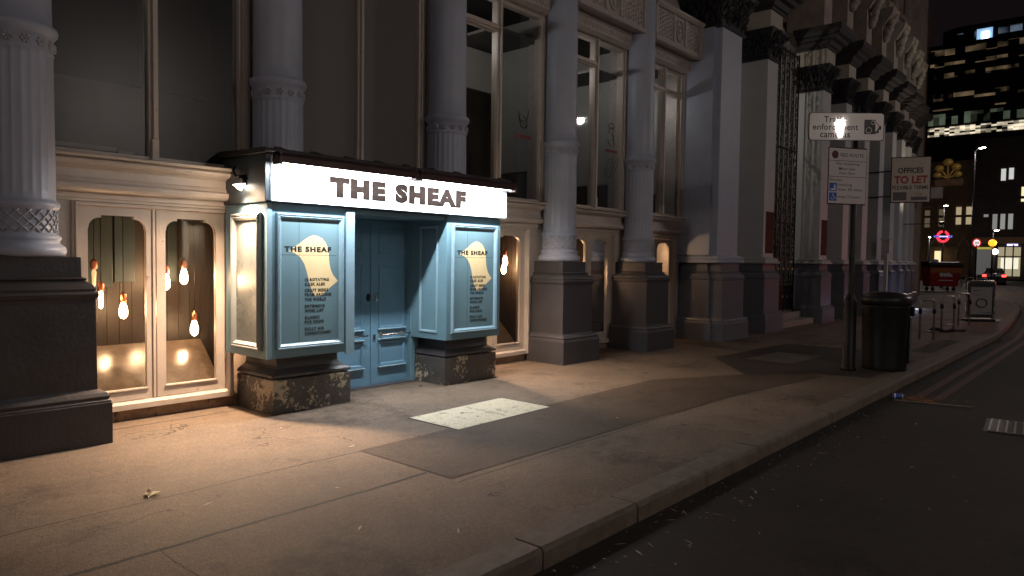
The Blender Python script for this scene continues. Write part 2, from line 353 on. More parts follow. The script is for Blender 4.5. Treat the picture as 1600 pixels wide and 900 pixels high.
# red route lines at the kerb, worn
red_line = mat('worn_red_line_paint', (.085, .026, .026), .7, var=.5, nscale=12, color2=(.06, .045, .04), c2amt=.47, c2scale=9)
mb = MB()
for off in (.28, .50):
    v = []
    cc = [(10.3+i*.5, 2.42) for i in range(18)]+[p for p in KC if p[0] > 19.2 and p[0] < 52]
    for i, (x, y) in enumerate(cc):
        t = Vector(cc[min(i+1, len(cc)-1)])-Vector(cc[max(i-1, 0)]); t.normalize(); nn = Vector((t.y, -t.x))
        v += [(x+nn.x*off, y+nn.y*off, -.116), (x+nn.x*(off+.11), y+nn.y*(off+.11), -.116)]
    mb.add(v, [(2*i, 2*i+1, 2*i+3, 2*i+2) for i in range(len(cc)-1)])
struct(mb, 'road_marking', red_line)

# ------------------------------------------------------------------ pub building
pub = thing('pub_building', 'painted classical pub building with tall grey columns, cream window frames and dark pedestals', 'building', (7.0, 7.2, 0))
COLX = [1.75, 4.10, 6.56, 9.02, 11.38]; PEDX = [1.80, 4.25, 6.61, 9.05, 11.36]; CY = 6.92
def pedestal_levels(x0, x1, y0, y1):
    def L(z, i, f=1): return (z, x0+i, x1-i, y0+i*f, y1)
    return [L(0, 0), L(.345, 0), L(.352, .006), L(.365, .004), L(.378, .02), L(.40, .012), L(.43, .03), L(.455, .085), L(1.215, .09), L(1.23, .072), L(1.262, .066), L(1.285, .09), L(1.30, .085), L(1.33, .10), L(1.37, .15), L(1.385, .135), L(1.40, .17), L(1.565, .172)]
for i, (cx, px) in enumerate(zip(COLX, PEDX)):
    y0 = 6.47 if i < 4 else 6.39
    cp = MB()
    if i == 0: ped_l = pedestal_levels(px-.49, px+.49, y0, 7.2)
    elif i in (1, 2):   # under the kiosk: only the lower mouldings show
        def L(z, a): return (z, px-.47+a, px+.47-a, 6.48+a, 7.2)
        ped_l = [L(0, 0), L(.335, 0), L(.345, .012), L(.36, -.004), L(.385, .0), L(.41, .03), L(.44, .085), L(.47, .10), L(.62, .11)]
    else: ped_l = pedestal_levels(px-.475, px+.475, y0, 7.2)
    # column: torus base, basket band, torus, fluted drum, rosette band, ring, plain shaft
    z = 1.565
    pr = [(z, .30), (z+.02, .325), (z+.05, .335), (z+.08, .325), (z+.10, .30), (z+.115, .285), (z+.14, .29), (z+.155, .30), (z+.17, .29), (z+.19, .27)]
    pr += [(1.765, .262), (1.94, .262), (1.95, .27), (1.97, .287), (1.99, .291), (2.01, .285), (2.025, .265), (2.04, .262), (2.10, .262)]
    pr += [(2.102+k*.12, .262-.0006*k) for k in range(10)]+[(3.21, .256), (3.22, .262), (3.23, .255), (3.34, .256), (3.36, .27), (3.385, .288), (3.41, .292), (3.43, .285), (3.445, .265), (3.46, .25), (3.6, .246), (5.4, .238), (7.8, .225)]
    cp.lathe(pr, cx, CY, 176, 0, flute=(2.05, 3.215, 24, .008))
    if i in (1, 2): cp2 = cp
    c_ob = cp.build('column', [column_paint], pub, True)
    if i in (1, 2):
        MB().loft(ped_l[:3]).build('plinth', peeling, c_ob, True, bevel=.004); MB().loft([(z+.002, *q) for z, *q in ped_l[3:]]).build('pedestal_moulding', dark_paint, c_ob, True, bevel=.004)
    else: MB().loft(ped_l).build('pedestal', shaded_pedestal if i == 0 else dark_paint, c_ob, True, bevel=.004)
    # rosettes and basket weave
    de = MB()
    for k in range(14):
        a = 2*math.pi*k/14+.2; c0 = Vector((cx+.262*math.cos(a), CY+.262*math.sin(a), 3.285)); t = Vector((-math.sin(a), math.cos(a), 0)); nn = Vector((math.cos(a), math.sin(a), 0))
        for q in range(6):
            b = q*math.pi/3; p = c0+t*.026*math.cos(b)+Vector((0, 0, .026*math.sin(b))); de.ball(p, .0155, 0, (1, 1, 1), 6, 4)
        de.ball(c0+nn*.006, .012, 0, seg=6, rings=4)
    for k in range(20):
        for sgn in (-1, 1):
            pts = []
            for q in range(7): a = 2*math.pi*(k+sgn*q/6*2.2)/20; pts.append((cx+.268*math.cos(a), CY+.268*math.sin(a), 1.765+.18*q/6))
            de.tube(pts, .008, 4)
    if i != 1 and i != 2 or True: de.build('ornament', column_detail, c_ob, True)

# outer walls behind columns and above
wall = MB()
for a, b in [(-6, 1.06), (1.75-.18, 1.75+.18), (4.10-.20, 4.10+.16), (6.56-.19, 6.56+.2), (9.02-.13, 9.02+.2), (11.38-.15, 11.38+.2), (13.26, 13.5)]:
    wall.box(a, b, 7.22, 7.5, 0, 6.5)
wall.box(-6, 14.6, 7.22, 7.5, 5.66, 12)
wall.box(-6, 14.6, 12.5, 12.8, 0, 12)
wall.box(-6, 14.6, 7.22, 12.5, 12, 12.2)
wall.build('wall', cream_dirty, pub, True)
DOORC = [2.97, None, 7.85, 10.28, 12.55]; MULX = [2.92, 5.34, 7.82, 10.30, 12.62]
def lower_cornice(x0, x1, name='lintel'):
    p = [(7.30, 2.07), (7.19, 2.07), (7.19, 2.095), (7.17, 2.10), (7.17, 2.15), (7.10, 2.155), (7.075, 2.175), (7.065, 2.20), (7.07, 2.225), (7.11, 2.24), (7.12, 2.275), (7.13, 2.28), (7.13, 2.355), (7.10, 2.375), (7.05, 2.385), (7.02, 2.405), (7.015, 2.425), (7.03, 2.44), (7.05, 2.445), (6.99, 2.452), (6.985, 2.475), (7.02, 2.485), (7.30, 2.50)]
    MB().prism(p, x0, x1).build(name, cream, pub, True, bevel=.002)
def leaf_outline(x0, x1, z0, z1):
    """glass opening with shouldered, rounded top corners"""
    r = .11; s = .02; pts = [(x0, z0), (x1, z0), (x1, z1-r-s)]
    fl = .07
    for k in range(0, 7): a = k/6*math.pi/2; pts.append((x1-.006-r*(1-math.cos(a))*0.92, z1-r-s+r*math.sin(a)*.86+.012))
    pts += [(x1-fl-.045, z1-.026), (x1-fl-.045, z1), (x0+fl+.045, z1), (x0+fl+.045, z1-.026)]
    for k in range(6, -1, -1): a = k/6*math.pi/2; pts.append((x0+.006+r*(1-math.cos(a))*0.92, z1-r-s+r*math.sin(a)*.86+.012))
    pts.append((x0, z1-r-s)); return pts
def frame_with_hole(outer, hole, y, depth):
    """flat frame in the xz plane with a shaped hole, made from a filled 2D curve"""
    c = bpy.data.curves.new('c', 'CURVE'); c.dimensions = '2D'; c.fill_mode = 'BOTH'; c.extrude = depth/2
    for pts in (outer, hole):
        s = c.splines.new('POLY'); s.points.add(len(pts)-1)
        for i, p in enumerate(pts): s.points[i].co = (p[0], p[1], 0, 1)
        s.use_cyclic_u = True
    o = bpy.data.objects.new('c', c); col.objects.link(o); bpy.context.view_layer.update()
    me = bpy.data.meshes.new_from_object(o.evaluated_get(bpy.context.evaluated_depsgraph_get())); bpy.data.objects.remove(o)
    vs = [(v.co.x, y+depth/2-v.co.z, v.co.y) for v in me.vertices]; fs = [tuple(p.vertices) for p in me.polygons]; return vs, fs
def display_window(cx, wd, lit=True, xl=None, xr=None):
    x0, x1 = cx-wd/2, cx+wd/2
    fr = MB(); xl = xl if xl is not None else x0-.16; xr = xr if xr is not None else x1+.16
    for a, b, sgn in ((xl, x0, 1), (x1, xr, -1)):
        fr.box(a, b, 7.20, 7.42, .12, 2.069)
        e = b if sgn > 0 else a
        fr.box(min(e, e-sgn*.045), max(e, e-sgn*.045), 7.175, 7.198, .12, 2.066); fr.box(min(e, e-sgn*.02), max(e, e-sgn*.02), 7.155, 7.173, .12, 2.063)
    fr.box(x0+.001, x1-.001, 7.21, 7.40, 2.035, 2.068)
    fr.prism([(7.18, .11), (7.18, .165), (7.21, .185), (7.42, .185), (7.42, .11)], xl, xr)
    fr.build('window_surround', cream, pub, True, bevel=.003)
    MB().box(xl-.1, xr+.1, 7.25, 7.42, -.02, .108).build('stall_riser', mat('brown_stained_riser', (.26, .17, .11), .8, var=.35, nscale=7, bump=.6, bscale=20, color2=(.06, .04, .03), c2amt=.4, c2scale=4), pub, True)
    for k, (a, b) in enumerate(((x0+.006, cx-.006), (cx+.006, x1-.006))):
        gl, gr = a+.10, b-.085
        if k: gl, gr = a+.085, b-.10
        v, f = frame_with_hole([(a, .19), (b, .19), (b, 2.03), (a, 2.03)], leaf_outline(gl, gr, .30, 1.955), 7.245, .045)
        df = MB().add(v, f); 
        df.box(gl-.012, gr+.012, 7.232, 7.2445, .285, .298)
        if k == 0: df.box(b-.03, b-.004, 7.233, 7.2445, .19, 2.03)
        for hz in (.5, 1.75): df.box(*( (a-.004, a+.012) if k == 0 else (b-.012, b+.004)), 7.236, 7.2443, hz, hz+.09)
        d_o = df.build('window_door', cream, pub, True, bevel=.0025)
        MB().add([(gl-.02, 7.275, .28), (gr+.02, 7.275, .28), (gr+.02, 7.275, 1.98), (gl-.02, 7.275, 1.98)], [(0, 1, 2, 3)]).build('pane', pane, d_o, True)
    # display inside: sloped polished board, plank back wall, sides, soffit
    it = MB(); bx0, bx1 = x0-.25, x1+.12
    it.add([(bx0, 7.42, .265), (x1+.01, 7.42, .265), (x1+.01, 7.85, .665), (bx0, 7.85, .665)], [(0, 1, 2, 3)])
    it.box(bx0, bx1, 7.40, 7.42, .1, .268); it.build('display_board', counter_m, pub, True)
    bw = MB(); xx = bx0-.2
    while xx < bx1+.3: bw.box(xx, xx+.118, 8.0, 8.03, .1, 2.5); xx += .122
    bw.box(bx0-.2, bx1+.3, 8.032, 8.06, .1, 2.5)
    for hy in (7.5, 7.75): bw.box(bx1+.13, bx1+.15, hy, hy+.24, .1, 2.5); bw.box(bx0-.15, bx0-.13, hy, hy+.24, .1, 2.5)
    bw.box(bx0-.2, bx1+.3, 7.43, 8.03, 2.40, 2.43)
    bw.build('display_back', dark_wood if lit else room_white, pub, True)
display_window(DOORC[0], 1.42, xl=2.02, xr=3.74)
sb = MB(); sb.box(2.45, 2.83, 7.96, 7.99, 1.25, 2.35); sb.box(2.85, 3.05, 7.965, 7.99, 1.3, 2.35); sb.box(3.38, 3.48, 7.95, 7.99, 1.3, 2.35); sb.build('blue_grey_panel', slate_board, pub, True, bevel=.004)  # blue-grey panels on the display back wall
display_window(DOORC[2], 1.42, xl=6.95, xr=8.98)
display_window(DOORC[3], 1.42, xl=9.3, xr=11.25)
display_window(DOORC[4], 1.36, lit=False, xl=11.6, xr=13.42)
lower_cornice(2.0, 3.73); lower_cornice(7.02, 8.80); lower_cornice(9.22, 11.14); lower_cornice(11.58, 13.44)

# upper windows
BAYS = [(1.95, 3.90), (4.29, 6.37), (6.78, 8.89), (9.24, 11.24), (11.6, 13.44)]
for i, (a, b) in enumerate(BAYS):
    mx = MULX[i]; y = 7.14; f = MB(); zt = 5.40
    for e0, e1 in ((a, a+.10), (b-.12, b)):
        f.box(e0, e1, y, y+.14, 2.495, zt); f.box(e0+.035, e1-.035, y-.025, y-.002, 2.5, zt-.002)
    f.box(mx-.045, mx+.045, y+.01, y+.13, 2.495, zt); f.box(mx-.018, mx+.018, y-.03, y+.008, 2.70, zt-.003); f.box(mx-.032, mx+.032, y-.032, y+.008, 2.498, 2.695)
    f.box(a+.101, b-.121, y+.02, y+.12, zt-.06, zt-.001)
    f.box(a+.1, b-.12, y+.02, y+.12, 2.497, 2.53)
    tr = {0: [], 1: [], 2: [(a+.1, mx-.045)], 3: [(a+.1, mx-.045)], 4: [(a+.1, mx-.045), (mx+.045, b-.12)]}[i]
    for t0, t1 in tr:
        f.box(t0+.001, t1-.001, y-.005, y+.115, 4.90, 5.0); f.box(t0+.001, t1-.001, y-.035, y-.008, 4.925, 4.97)
    wo = f.build('upper_window', cream, pub, True, bevel=.003)
    if i == 1:
        for t0, t1 in ((a+.1, mx-.045), (mx+.045, b-.12)): MB().box(t0, t1, y+.06, y+.075, 2.5, zt).build('blind_pane', blind, wo, True)
    else:
        for t0, t1 in ((a+.1, mx-.045), (mx+.045, b-.12)): MB().add([(t0, y+.06, 2.5), (t1, y+.06, 2.5), (t1, y+.06, zt), (t0, y+.06, zt)], [(0, 1, 2, 3)]).build('pane', pane_blurred if i == 0 else pane, wo, True)
    # frieze, soffit and balustrade panel above
    fr = MB(); fr.prism([(7.22, 5.40), (7.08, 5.40), (7.03, 5.43), (7.0, 5.44), (7.0, 5.60), (6.97, 5.62), (6.97, 5.655), (7.22, 5.655)], a-.05, b+.0)
    for k in range(int((b-a)/.055)):
        xx = a+.03+k*.055; fr.box(xx, xx+.03, 6.985, 7.0005, 5.47+.02*(k % 2), 5.545+.02*(k % 2))
    fr.build('frieze', cream_dirty, pub, True)
    bp_ = MB(); x0, x1 = a-.02, b+.0; yb = 6.75
    bp_.box(x0, x1, yb+.04, 7.22, 5.657, 6.34)
    bp_.prism([(yb+.04, 5.62), (yb-.02, 5.63), (yb-.01, 5.70), (yb+.015, 5.72), (yb+.039, 5.73), (yb+.039, 5.62)], x0, x1)
    bp_.prism([(yb+.04, 6.24), (yb-.01, 6.25), (yb-.05, 6.30), (yb-.05, 6.34), (yb+.04, 6.36)], x0, x1)
    for e in (x0, x1-.07): bp_.box(e, e+.07, yb-.002, yb+.038, 5.74, 6.24)
    mid = (x0+x1)/2
    for e in (mid-.25, mid+.19): bp_.box(e, e+.06, yb+.002, yb+.038, 5.74, 6.24)
    for s0, s1 in ((x0+.09, mid-.27), (mid+.27, x1-.09)):
        nx = int((s1-s0)/.075)
        for p in range(nx):
            for q in range(6):
                cx_, cz = s0+.04+p*(s1-s0)/nx, 5.78+q*.08+(.03 if p % 2 else 0)
                bp_.loft([(cz-.028, cx_, cx_+.001, yb+.02, yb+.04), (cz, cx_-.026, cx_+.026, yb+.015, yb+.04), (cz+.028, cx_, cx_+.001, yb+.02, yb+.04)])
    bp_.tube([(mid+.13*math.cos(t*math.pi/9), yb+.02, 5.99+.2*math.sin(t*math.pi/9)) for t in range(18)], .02, 6, closed=True)
    for q in range(8): bp_.ball((mid+random.uniform(-.06, .06), yb+.03, 5.99+random.uniform(-.12, .12)), .035, 0, seg=6, rings=4)
    bp_.build('balustrade_panel', cream_dirty, pub, True)
# upstairs rooms: floor, dark back wall, pale partitions
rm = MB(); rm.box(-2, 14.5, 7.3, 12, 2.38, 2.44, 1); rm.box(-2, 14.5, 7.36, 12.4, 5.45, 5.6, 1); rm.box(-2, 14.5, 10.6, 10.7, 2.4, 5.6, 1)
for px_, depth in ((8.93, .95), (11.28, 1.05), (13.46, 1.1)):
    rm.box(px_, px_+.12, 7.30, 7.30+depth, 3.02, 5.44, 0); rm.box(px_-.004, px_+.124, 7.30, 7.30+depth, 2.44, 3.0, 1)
rm.box(7.9, 8.93, 8.25, 8.3, 4.35, 5.0, 0); rm.box(10.5, 11.28, 8.35, 8.4, 4.2, 4.9, 0); rm.box(11.7, 13.46, 8.4, 8.45, 3.0, 5.3, 0)
rm.box(6.9, 7.5, 8.25, 8.3, 4.5, 4.9, 0); rm.box(7.9, 8.93, 7.3, 8.3, 5.02, 5.06, 2); rm.box(10.5, 11.28, 7.3, 8.3, 4.92, 4.96, 2)
rm.box(6.75, 6.9, 7.3, 10, 2.4, 5.5, 1); rm.box(4.1, 4.2, 7.3, 10, 2.4, 5.5, 1)
rm.box(2.4, 4.0, 8.5, 8.6, 2.4, 3.45, 2); rm.box(3.2, 4.0, 8.2, 8.25, 3.4, 5.4, 1); rm.box(1.4, 2.3, 8.0, 8.05, 3.3, 5.4, 1)
rm.box(1.6, 2.75, 7.6, 7.9, 2.60, 2.64, 0); rm.box(2.8, 2.95, 7.7, 7.9, 2.52, 2.62, 0)
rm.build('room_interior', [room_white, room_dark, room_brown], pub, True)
for lx, ly, lz, pw in ((7.2, 7.75, 4.9, 7.5), (9.98, 7.75, 4.9, 7.5), (12.65, 7.75, 4.8, 6), (2.12, 7.9, 4.9, 3.2)):  # unseen fill lamps added behind the columns to brighten the rooms
    MB().box(lx-.06, lx+.06, ly-.06, ly+.06, lz+.05, lz+.08).build('fill_fixture', emit('fill_fixture_glow', (.9, 1, .92), .6), pub, True)  # small fixture added to go with each fill lamp
    point('room_fill_light', Vector((lx, ly, lz))-W[pub.name], pw, (1, .97, .92), .03, pub)
# etched swirl logos on two upper panes
lg = MB()
for cx_, cz in ((8.42, 3.78), (10.85, 3.85)):
    for k in range(6):
        a0 = random.uniform(0, 6); rr = random.uniform(.05, .11)
        lg.tube([(cx_+rr*1.1*math.cos(a0+t*.35), 7.19, cz+rr*1.4*math.sin(a0+t*.35)+(k-3)*.035) for t in range(8)], .005, 4)
    for k in range(9): lg.box(cx_-.17+k*.04, cx_-.142+k*.04, 7.188, 7.192, cz-.33, cz-.28, 1)
for k in range(5): lg.tube([(10.62+k*.07+t*.05, 7.19, 3.05+t*.1+.02*math.sin(k*2+t)) for t in range(5)], .0035, 4)
lg.build('window_decal', [black_ink, mat('faded_red_decal', (.30, .06, .05), .5)], pub, True)

# end pier of the pub
pier = MB()
pier.loft([(1.565, 13.42, 14.62, 6.30, 7.3), (1.60, 13.40, 14.64, 6.28, 7.3), (1.63, 13.44, 14.6, 6.32, 7.3), (1.66, 13.40, 14.62, 6.30, 7.3), (1.70, 13.43, 14.6, 6.34, 7.3), (1.715, 13.47, 14.55, 6.36, 7.3), (1.73, 13.50, 14.46, 6.38, 7.3), (6.25, 13.52, 14.44, 6.38, 7.3)])
pier.box(13.40, 14.56, 6.50, 7.3, 1.72, 6.25)
po = pier.build('corner_pier', column_paint, pub, True, bevel=.006)
pl = MB().loft(pedestal_levels(13.44, 14.64, 6.17, 7.2)).loft([(z, a-.055, b-.03, c+.26, d) for z, a, b, c, d in pedestal_levels(13.44, 14.64, 6.17, 7.2)]); pl.build('pedestal', dark_paint2, po, True, bevel=.004)
def capital(x0, x1, y0, y1, z0, z1, parent, fl=.16):
    c = MB(); n = 7
    c.loft([(z0, x0-.03, x1+.03, y0-.03, y1), (z0+.04, x0-.05, x1+.05, y0-.05, y1), (z0+.08, x0-.01, x1+.01, y0-.01, y1)]+[(z0+.08+(z1-z0-.15)*k/4, x0-fl*(k/4)**2, x1+fl*(k/4)**2, y0-fl*(k/4)**2, y1) for k in range(1, 5)]+[(z1, x0-fl-.03, x1+fl+.03, y0-fl-.03, y1)])
    for row in range(4):
        z = z0+.12+row*(z1-z0-.2)/4; off = fl*((row+1)/4.5)**2
        for side in range(3):
            nn = max(3, int((x1-x0 if side == 0 else y1-y0)/.12))
            for k in range(nn):
                t = (k+.5*(row % 2)+.25)/nn
                p = (x0+(x1-x0)*t, y0-off-.01, z) if side == 0 else ((x0-off-.01, y0+(y1-y0)*t, z) if side == 1 else (x1+off+.01, y0+(y1-y0)*t, z))
                for g in range(3):
                    jx, jy, jz = [random.uniform(-.05, .05) for _ in range(3)]
                    b0 = Vector((p[0]+jx, p[1]+jy*.5, p[2]+jz)); out = Vector((0, -1, 0)) if side == 0 else Vector((-1 if side == 1 else 1, 0, 0)); lat = Vector((-out.y, out.x, 0)); hh = random.uniform(.09, .17); ww = random.uniform(.03, .06); cu = random.uniform(.04, .11)
                    c.add([b0-lat*ww*.6, b0+lat*ww*.6, b0+lat*ww+out*cu*.4+Vector((0, 0, hh*.6)), b0-lat*ww+out*cu*.4+Vector((0, 0, hh*.6)), b0+lat*ww*.5+out*cu+Vector((0, 0, hh)), b0-lat*ww*.5+out*cu+Vector((0, 0, hh)), b0+out*(cu+.03)+Vector((0, 0, hh*.8))], [(0, 1, 2, 3), (3, 2, 4, 5), (5, 4, 6), (0, 3, 5), (1, 4, 2)])
    return c.build('capital', capital_m, parent, True)
capital(13.44, 14.5, 6.38, 7.3, 6.252, 7.0, po, .2)

# ------------------------------------------------------------------ entrance kiosk (porch)
porch = thing('entrance_porch', 'blue timber pub entrance with a brightly lit white THE SHEAF sign above double doors', 'pub entrance', (5.35, 7.2, 0))
body = MB()
for x0, x1 in ((3.65, 4.65), (6.05, 7.02)):
    body.box(x0, x1, 6.37, 7.19, .58, 2.118)
body.box(4.651, 4.72, 6.9, 7.12, 0, 2.11); body.box(5.98+.06, 6.12+.0, 7.02, 7.13, 0, 2.11)
body.box(4.651, 6.049, 6.40, 7.19, 2.06, 2.118)
body.box(4.6, 4.82, 7.06, 7.19, 0, 2.10); body.box(6.13, 6.2, 7.05, 7.19, 0, 2.10)
bo = body.build('casing', blue, porch, True, bevel=.004)
# plain corner boards
cb = MB(); cb.box(4.56, 4.668, 6.345, 6.368, .56, 2.08); cb.box(3.645, 3.70, 6.358, 6.3695, .583, 2.117); cb.build('corner_board', blue_frame, porch, True, bevel=.003)
def moulded_frame(x0, x1, z0, z1, y, wd=.05, d=.03):
    m_ = MB(); prof = [(0, 0), (0, d*.6), (wd*.25, d), (wd*.5, d*.75), (wd*.6, d*.9), (wd, d*.25), (wd, 0)]
    cs = [(x0, z0, 1, 1), (x1, z0, -1, 1), (x1, z1, -1, -1), (x0, z1, 1, -1)]; v = []
    for cx_, cz, sx, sz in cs:
        for p, q in prof: v.append((cx_+sx*p, y-q, cz+sz*p))
    n_ = len(prof); f = []
    for k in range(4):
        for j in range(n_): a = k*n_+j; b = k*n_+(j+1) % n_; c_ = ((k+1) % 4)*n_+(j+1) % n_; e = ((k+1) % 4)*n_+j; f.append((a, e, c_, b))
    return m_.add(v, f)
def rot_y_frame(mbx, x, flip):  # turn a frame built in xz at y into the yz plane at x
    mbx.v = [(x+(flip*(p[1])), p[0], p[2]) for p in mbx.v]; return mbx
SH = [(3.885, 1.645), (3.94, 1.685), (4.00, 1.72), (4.08, 1.775), (4.13, 1.80), (4.17, 1.812), (4.22, 1.805), (4.27, 1.785), (4.31, 1.745), (4.34, 1.69), (4.352, 1.63), (4.355, 1.57), (4.362, 1.51), (4.378, 1.455), (4.405, 1.405), (4.465, 1.34), (4.40, 1.295), (4.335, 1.25), (4.275, 1.20), (4.235, 1.185), (4.19, 1.19), (4.155, 1.235), (4.128, 1.30), (4.108, 1.37), (4.09, 1.44), (4.06, 1.52), (4.015, 1.585), (3.955, 1.625)]
LN = [('10 ROTATING', 1.345, .285), ('CASK ALES', 1.298, .235), ('CRAFT BEERS', 1.236, .275), ('FROM AROUND', 1.190, .315), ('THE WORLD', 1.143, .25), ('EXTENSIVE', 1.073, .235), ('WINE LIST', 1.027, .225), ('CLASSIC', .958, .175), ('PUB FOOD', .912, .225), ('FULLY AIR', .840, .23), ('CONDITIONED', .795, .31)]
for dx, x0, x1 in ((0, 3.745, 4.53), (2.385, 6.125, 6.94)):
    fo = moulded_frame(x0, x1, .665, 2.02, 6.369, .055, .035).build('panel_frame', blue_frame, porch, True)
    pb = MB().box(x0+.05, x1-.05, 6.362, 6.3695, .70, 1.985); 
    pn = pb.build('notice_panel', mat('notice_panel_blue', (.125, .21, .245), .33, var=.05, nscale=3), porch, True)
    ds = MB()
    ds.prism([(px_+dx, pz) for px_, pz in SH], 6.3614, 6.3618, 'y', 0)
    ds.build('sheaf_emblem', gold, pn, True)
    ln = MB(); ln.box(x0+.255+(.02 if dx else 0), x0+.258+(.02 if dx else 0), 6.3611, 6.3619, .72, 1.96); ln.box(x0+.06, x1-.085, 6.3611, 6.3619, 1.607, 1.610)
    ln.build('groove', mat('dark_groove', (.03, .045, .05), .7), pn, True)
    tx = MB(); v, f = text_mesh('THE SHEAF', 3.835+dx, 1.640, .545, .056, 6.3609, .05, 1.2); tx.add(v, f)
    for s_, z_, w_ in LN:
        v, f = text_mesh(s_, 4.068+dx, z_-.002, w_, .0325, 6.3609, .04, 1.22); tx.add(v, f)
    tx.build('lettering', black_ink, pn, True)
# left flank: framed grey board; right flank; inner cheek panels
fm = moulded_frame(6.46, 7.02, .66, 2.02, 0, .07, .04); rot_y_frame(fm, 3.649, 1); fm.build('panel_frame', mat('flank_frame_paint', (.24, .27, .28), .3, var=.06), porch, True)
MB().box(3.643, 3.6495, 6.53, 6.95, .73, 1.95).build('flank_panel', side_grey, porch, True)
fm = moulded_frame(6.52, 6.86, .66, 2.0, 0, .035, .018); rot_y_frame(fm, 6.049, 1); fm.build('cheek_moulding', blue_frame, porch, True)
fm = moulded_frame(6.50, 6.88, .66, 2.0, 0, .035, .018); rot_y_frame(fm, 4.669, -1); fm.build('cheek_moulding', blue_frame, porch, True)
# fascia box
fb = MB(); fb.box(3.625, 7.07, 6.34, 7.19, 2.12, 2.585); fb.box(3.61, 3.66, 6.325, 6.34, 2.13, 2.57)
fbo = fb.build('fascia_box', mat('fascia_dark_blue', (.03, .042, .05), .35, var=.1), porch, True, bevel=.004)
MB().box(3.662, 7.062, 6.322, 6.3385, 2.135, 2.53).build('fascia_board', sign_white, porch, True)
MB().box(3.662, 3.72, 6.36, 7.08, 2.135, 2.16).build('side_ledge', side_grey, porch, True)
moulded_frame(3.665, 7.075, 2.125, 2.56, 6.3215, .022, .012).build('fascia_trim', mat('fascia_trim_blue', (.42, .52, .56), .35), porch, True)
v, f = text_mesh('THE SHEAF', 4.335, 2.213, 1.99, .216, 6.3210, .085, 1.22, .003); MB().add(v, f).build('fascia_lettering', letter_grey, porch, True)
rf = MB(); rf.prism([(7.2, 2.60), (6.30, 2.588), (6.27, 2.60), (6.27, 2.625), (6.30, 2.635), (7.2, 2.66)], 3.585, 7.11); rf.build('roof', lead, porch, True)
bt = MB()
for k in range(9): bt.loft([(2.626, 3.7+k*.4, 3.78+k*.4+random.random()*.1, 6.28, 6.33), (2.65, 3.7+k*.4, 3.76+k*.4, 6.29, 6.32)])
bt.build('roof_batten', lead, porch, True)
for a, b in ((3.60, 5.30), (5.34, 6.97)):
    hd = MB(); hd.prism([(p-.09, q-.028) for p, q in [(6.17, 2.50), (6.13, 2.56), (6.15, 2.595), (6.20, 2.605), (6.25, 2.59), (6.27, 2.54), (6.255, 2.50), (6.245, 2.54), (6.2, 2.585), (6.155, 2.555)]], a, b)
    hd.box(a, a+.03, 6.05, 6.17, 2.457, 2.572); hd.box(b-.03, b, 6.05, 6.17, 2.457, 2.572)
    for q in (a+.2, b-.25): hd.box(q, q+.03, 6.15, 6.35, 2.545, 2.56)
    ho = hd.build('light_hood', hood_m, porch, True)
    MB().tube([(a+.05, 6.11, 2.487), (b-.05, 6.11, 2.487)], .016, 10).build('fluorescent_tube', emit('tube_glow', (1, .96, .98), E_TUBE), ho, True)
    area('tube_light', Vector(((a+b)/2, 6.11, 2.465))-W[porch.name], (0, .35, -1), .03, b-a-.1, P_TUBE, C_TUBE, porch, R(170))
cbm = MB(); cbm.tube([(3.76, 6.318, 2.50), (3.85, 6.31, 2.485), (3.93, 6.31, 2.47), (3.98, 6.31, 2.43)], .006, 6); cbm.tube([(3.99, 6.308, 2.435), (4.03, 6.306, 2.405)], .01, 6); cbm.build('loose_cable', brass, porch, True)
# side lamps (broken flood light left, small lamp right)
for x_, sg in ((3.60, -1), (7.10, 1)):
    l = MB(); y_ = 6.75 if sg < 0 else 6.85
    l.tube([(x_-sg*.0, y_+.14, 2.49), (x_+sg*.03, y_+.12, 2.45), (x_+sg*.045, y_+.06, 2.40), (x_+sg*.045, y_, 2.37)], .012, 6)
    l.loft([(2.30, x_-.02, x_+.06, y_-.05, y_+.06), (2.36, x_-.03, x_+.05, y_-.06, y_+.07), (2.40, x_-.01, x_+.03, y_-.02, y_+.03)])
    lo = l.build('side_lamp', black_metal, porch, True)
    g = MB(); cxl = x_+sg*.03
    g.add([(cxl-.035, y_-.05, 2.30), (cxl+.035, y_-.06, 2.31), (cxl+.045, y_+.05, 2.305), (cxl-.03, y_+.07, 2.30), (cxl-.02, y_-.02, 2.25), (cxl+.025, y_, 2.24), (cxl+.02, y_+.04, 2.26)], [(0, 1, 5, 4), (1, 2, 6, 5), (2, 3, 6), (3, 0, 4, 6), (4, 5, 6), (0, 3, 2, 1)])
    g.build('lamp_glass', emit('side_lamp_glow', (1, .86, .70), 14), lo, True)
    point('side_light', Vector((x_+sg*.07, y_-.02, 2.22))-W[porch.name], (P_SIDE*1.4 if sg < 0 else P_SIDE*.7), C_SIDE, .04, porch, R(150), (sg*.25, -.25, -1))
    point('side_light', Vector((x_+sg*.09, y_-.06, 2.20))-W[porch.name], (470 if sg < 0 else 210), C_SIDE, .04, porch, R(112), (sg*.06, -.22, -1))
    point('side_light', Vector((x_+sg*.07, y_-.02, 2.22))-W[porch.name], 2.5, C_SIDE, .04, porch)
MB().box(3.640, 3.649-.0, 6.90, 6.97, 2.36, 2.43).build('label_tag', mat('pale_tag', (.35, .28, .22), .6), porch, True)
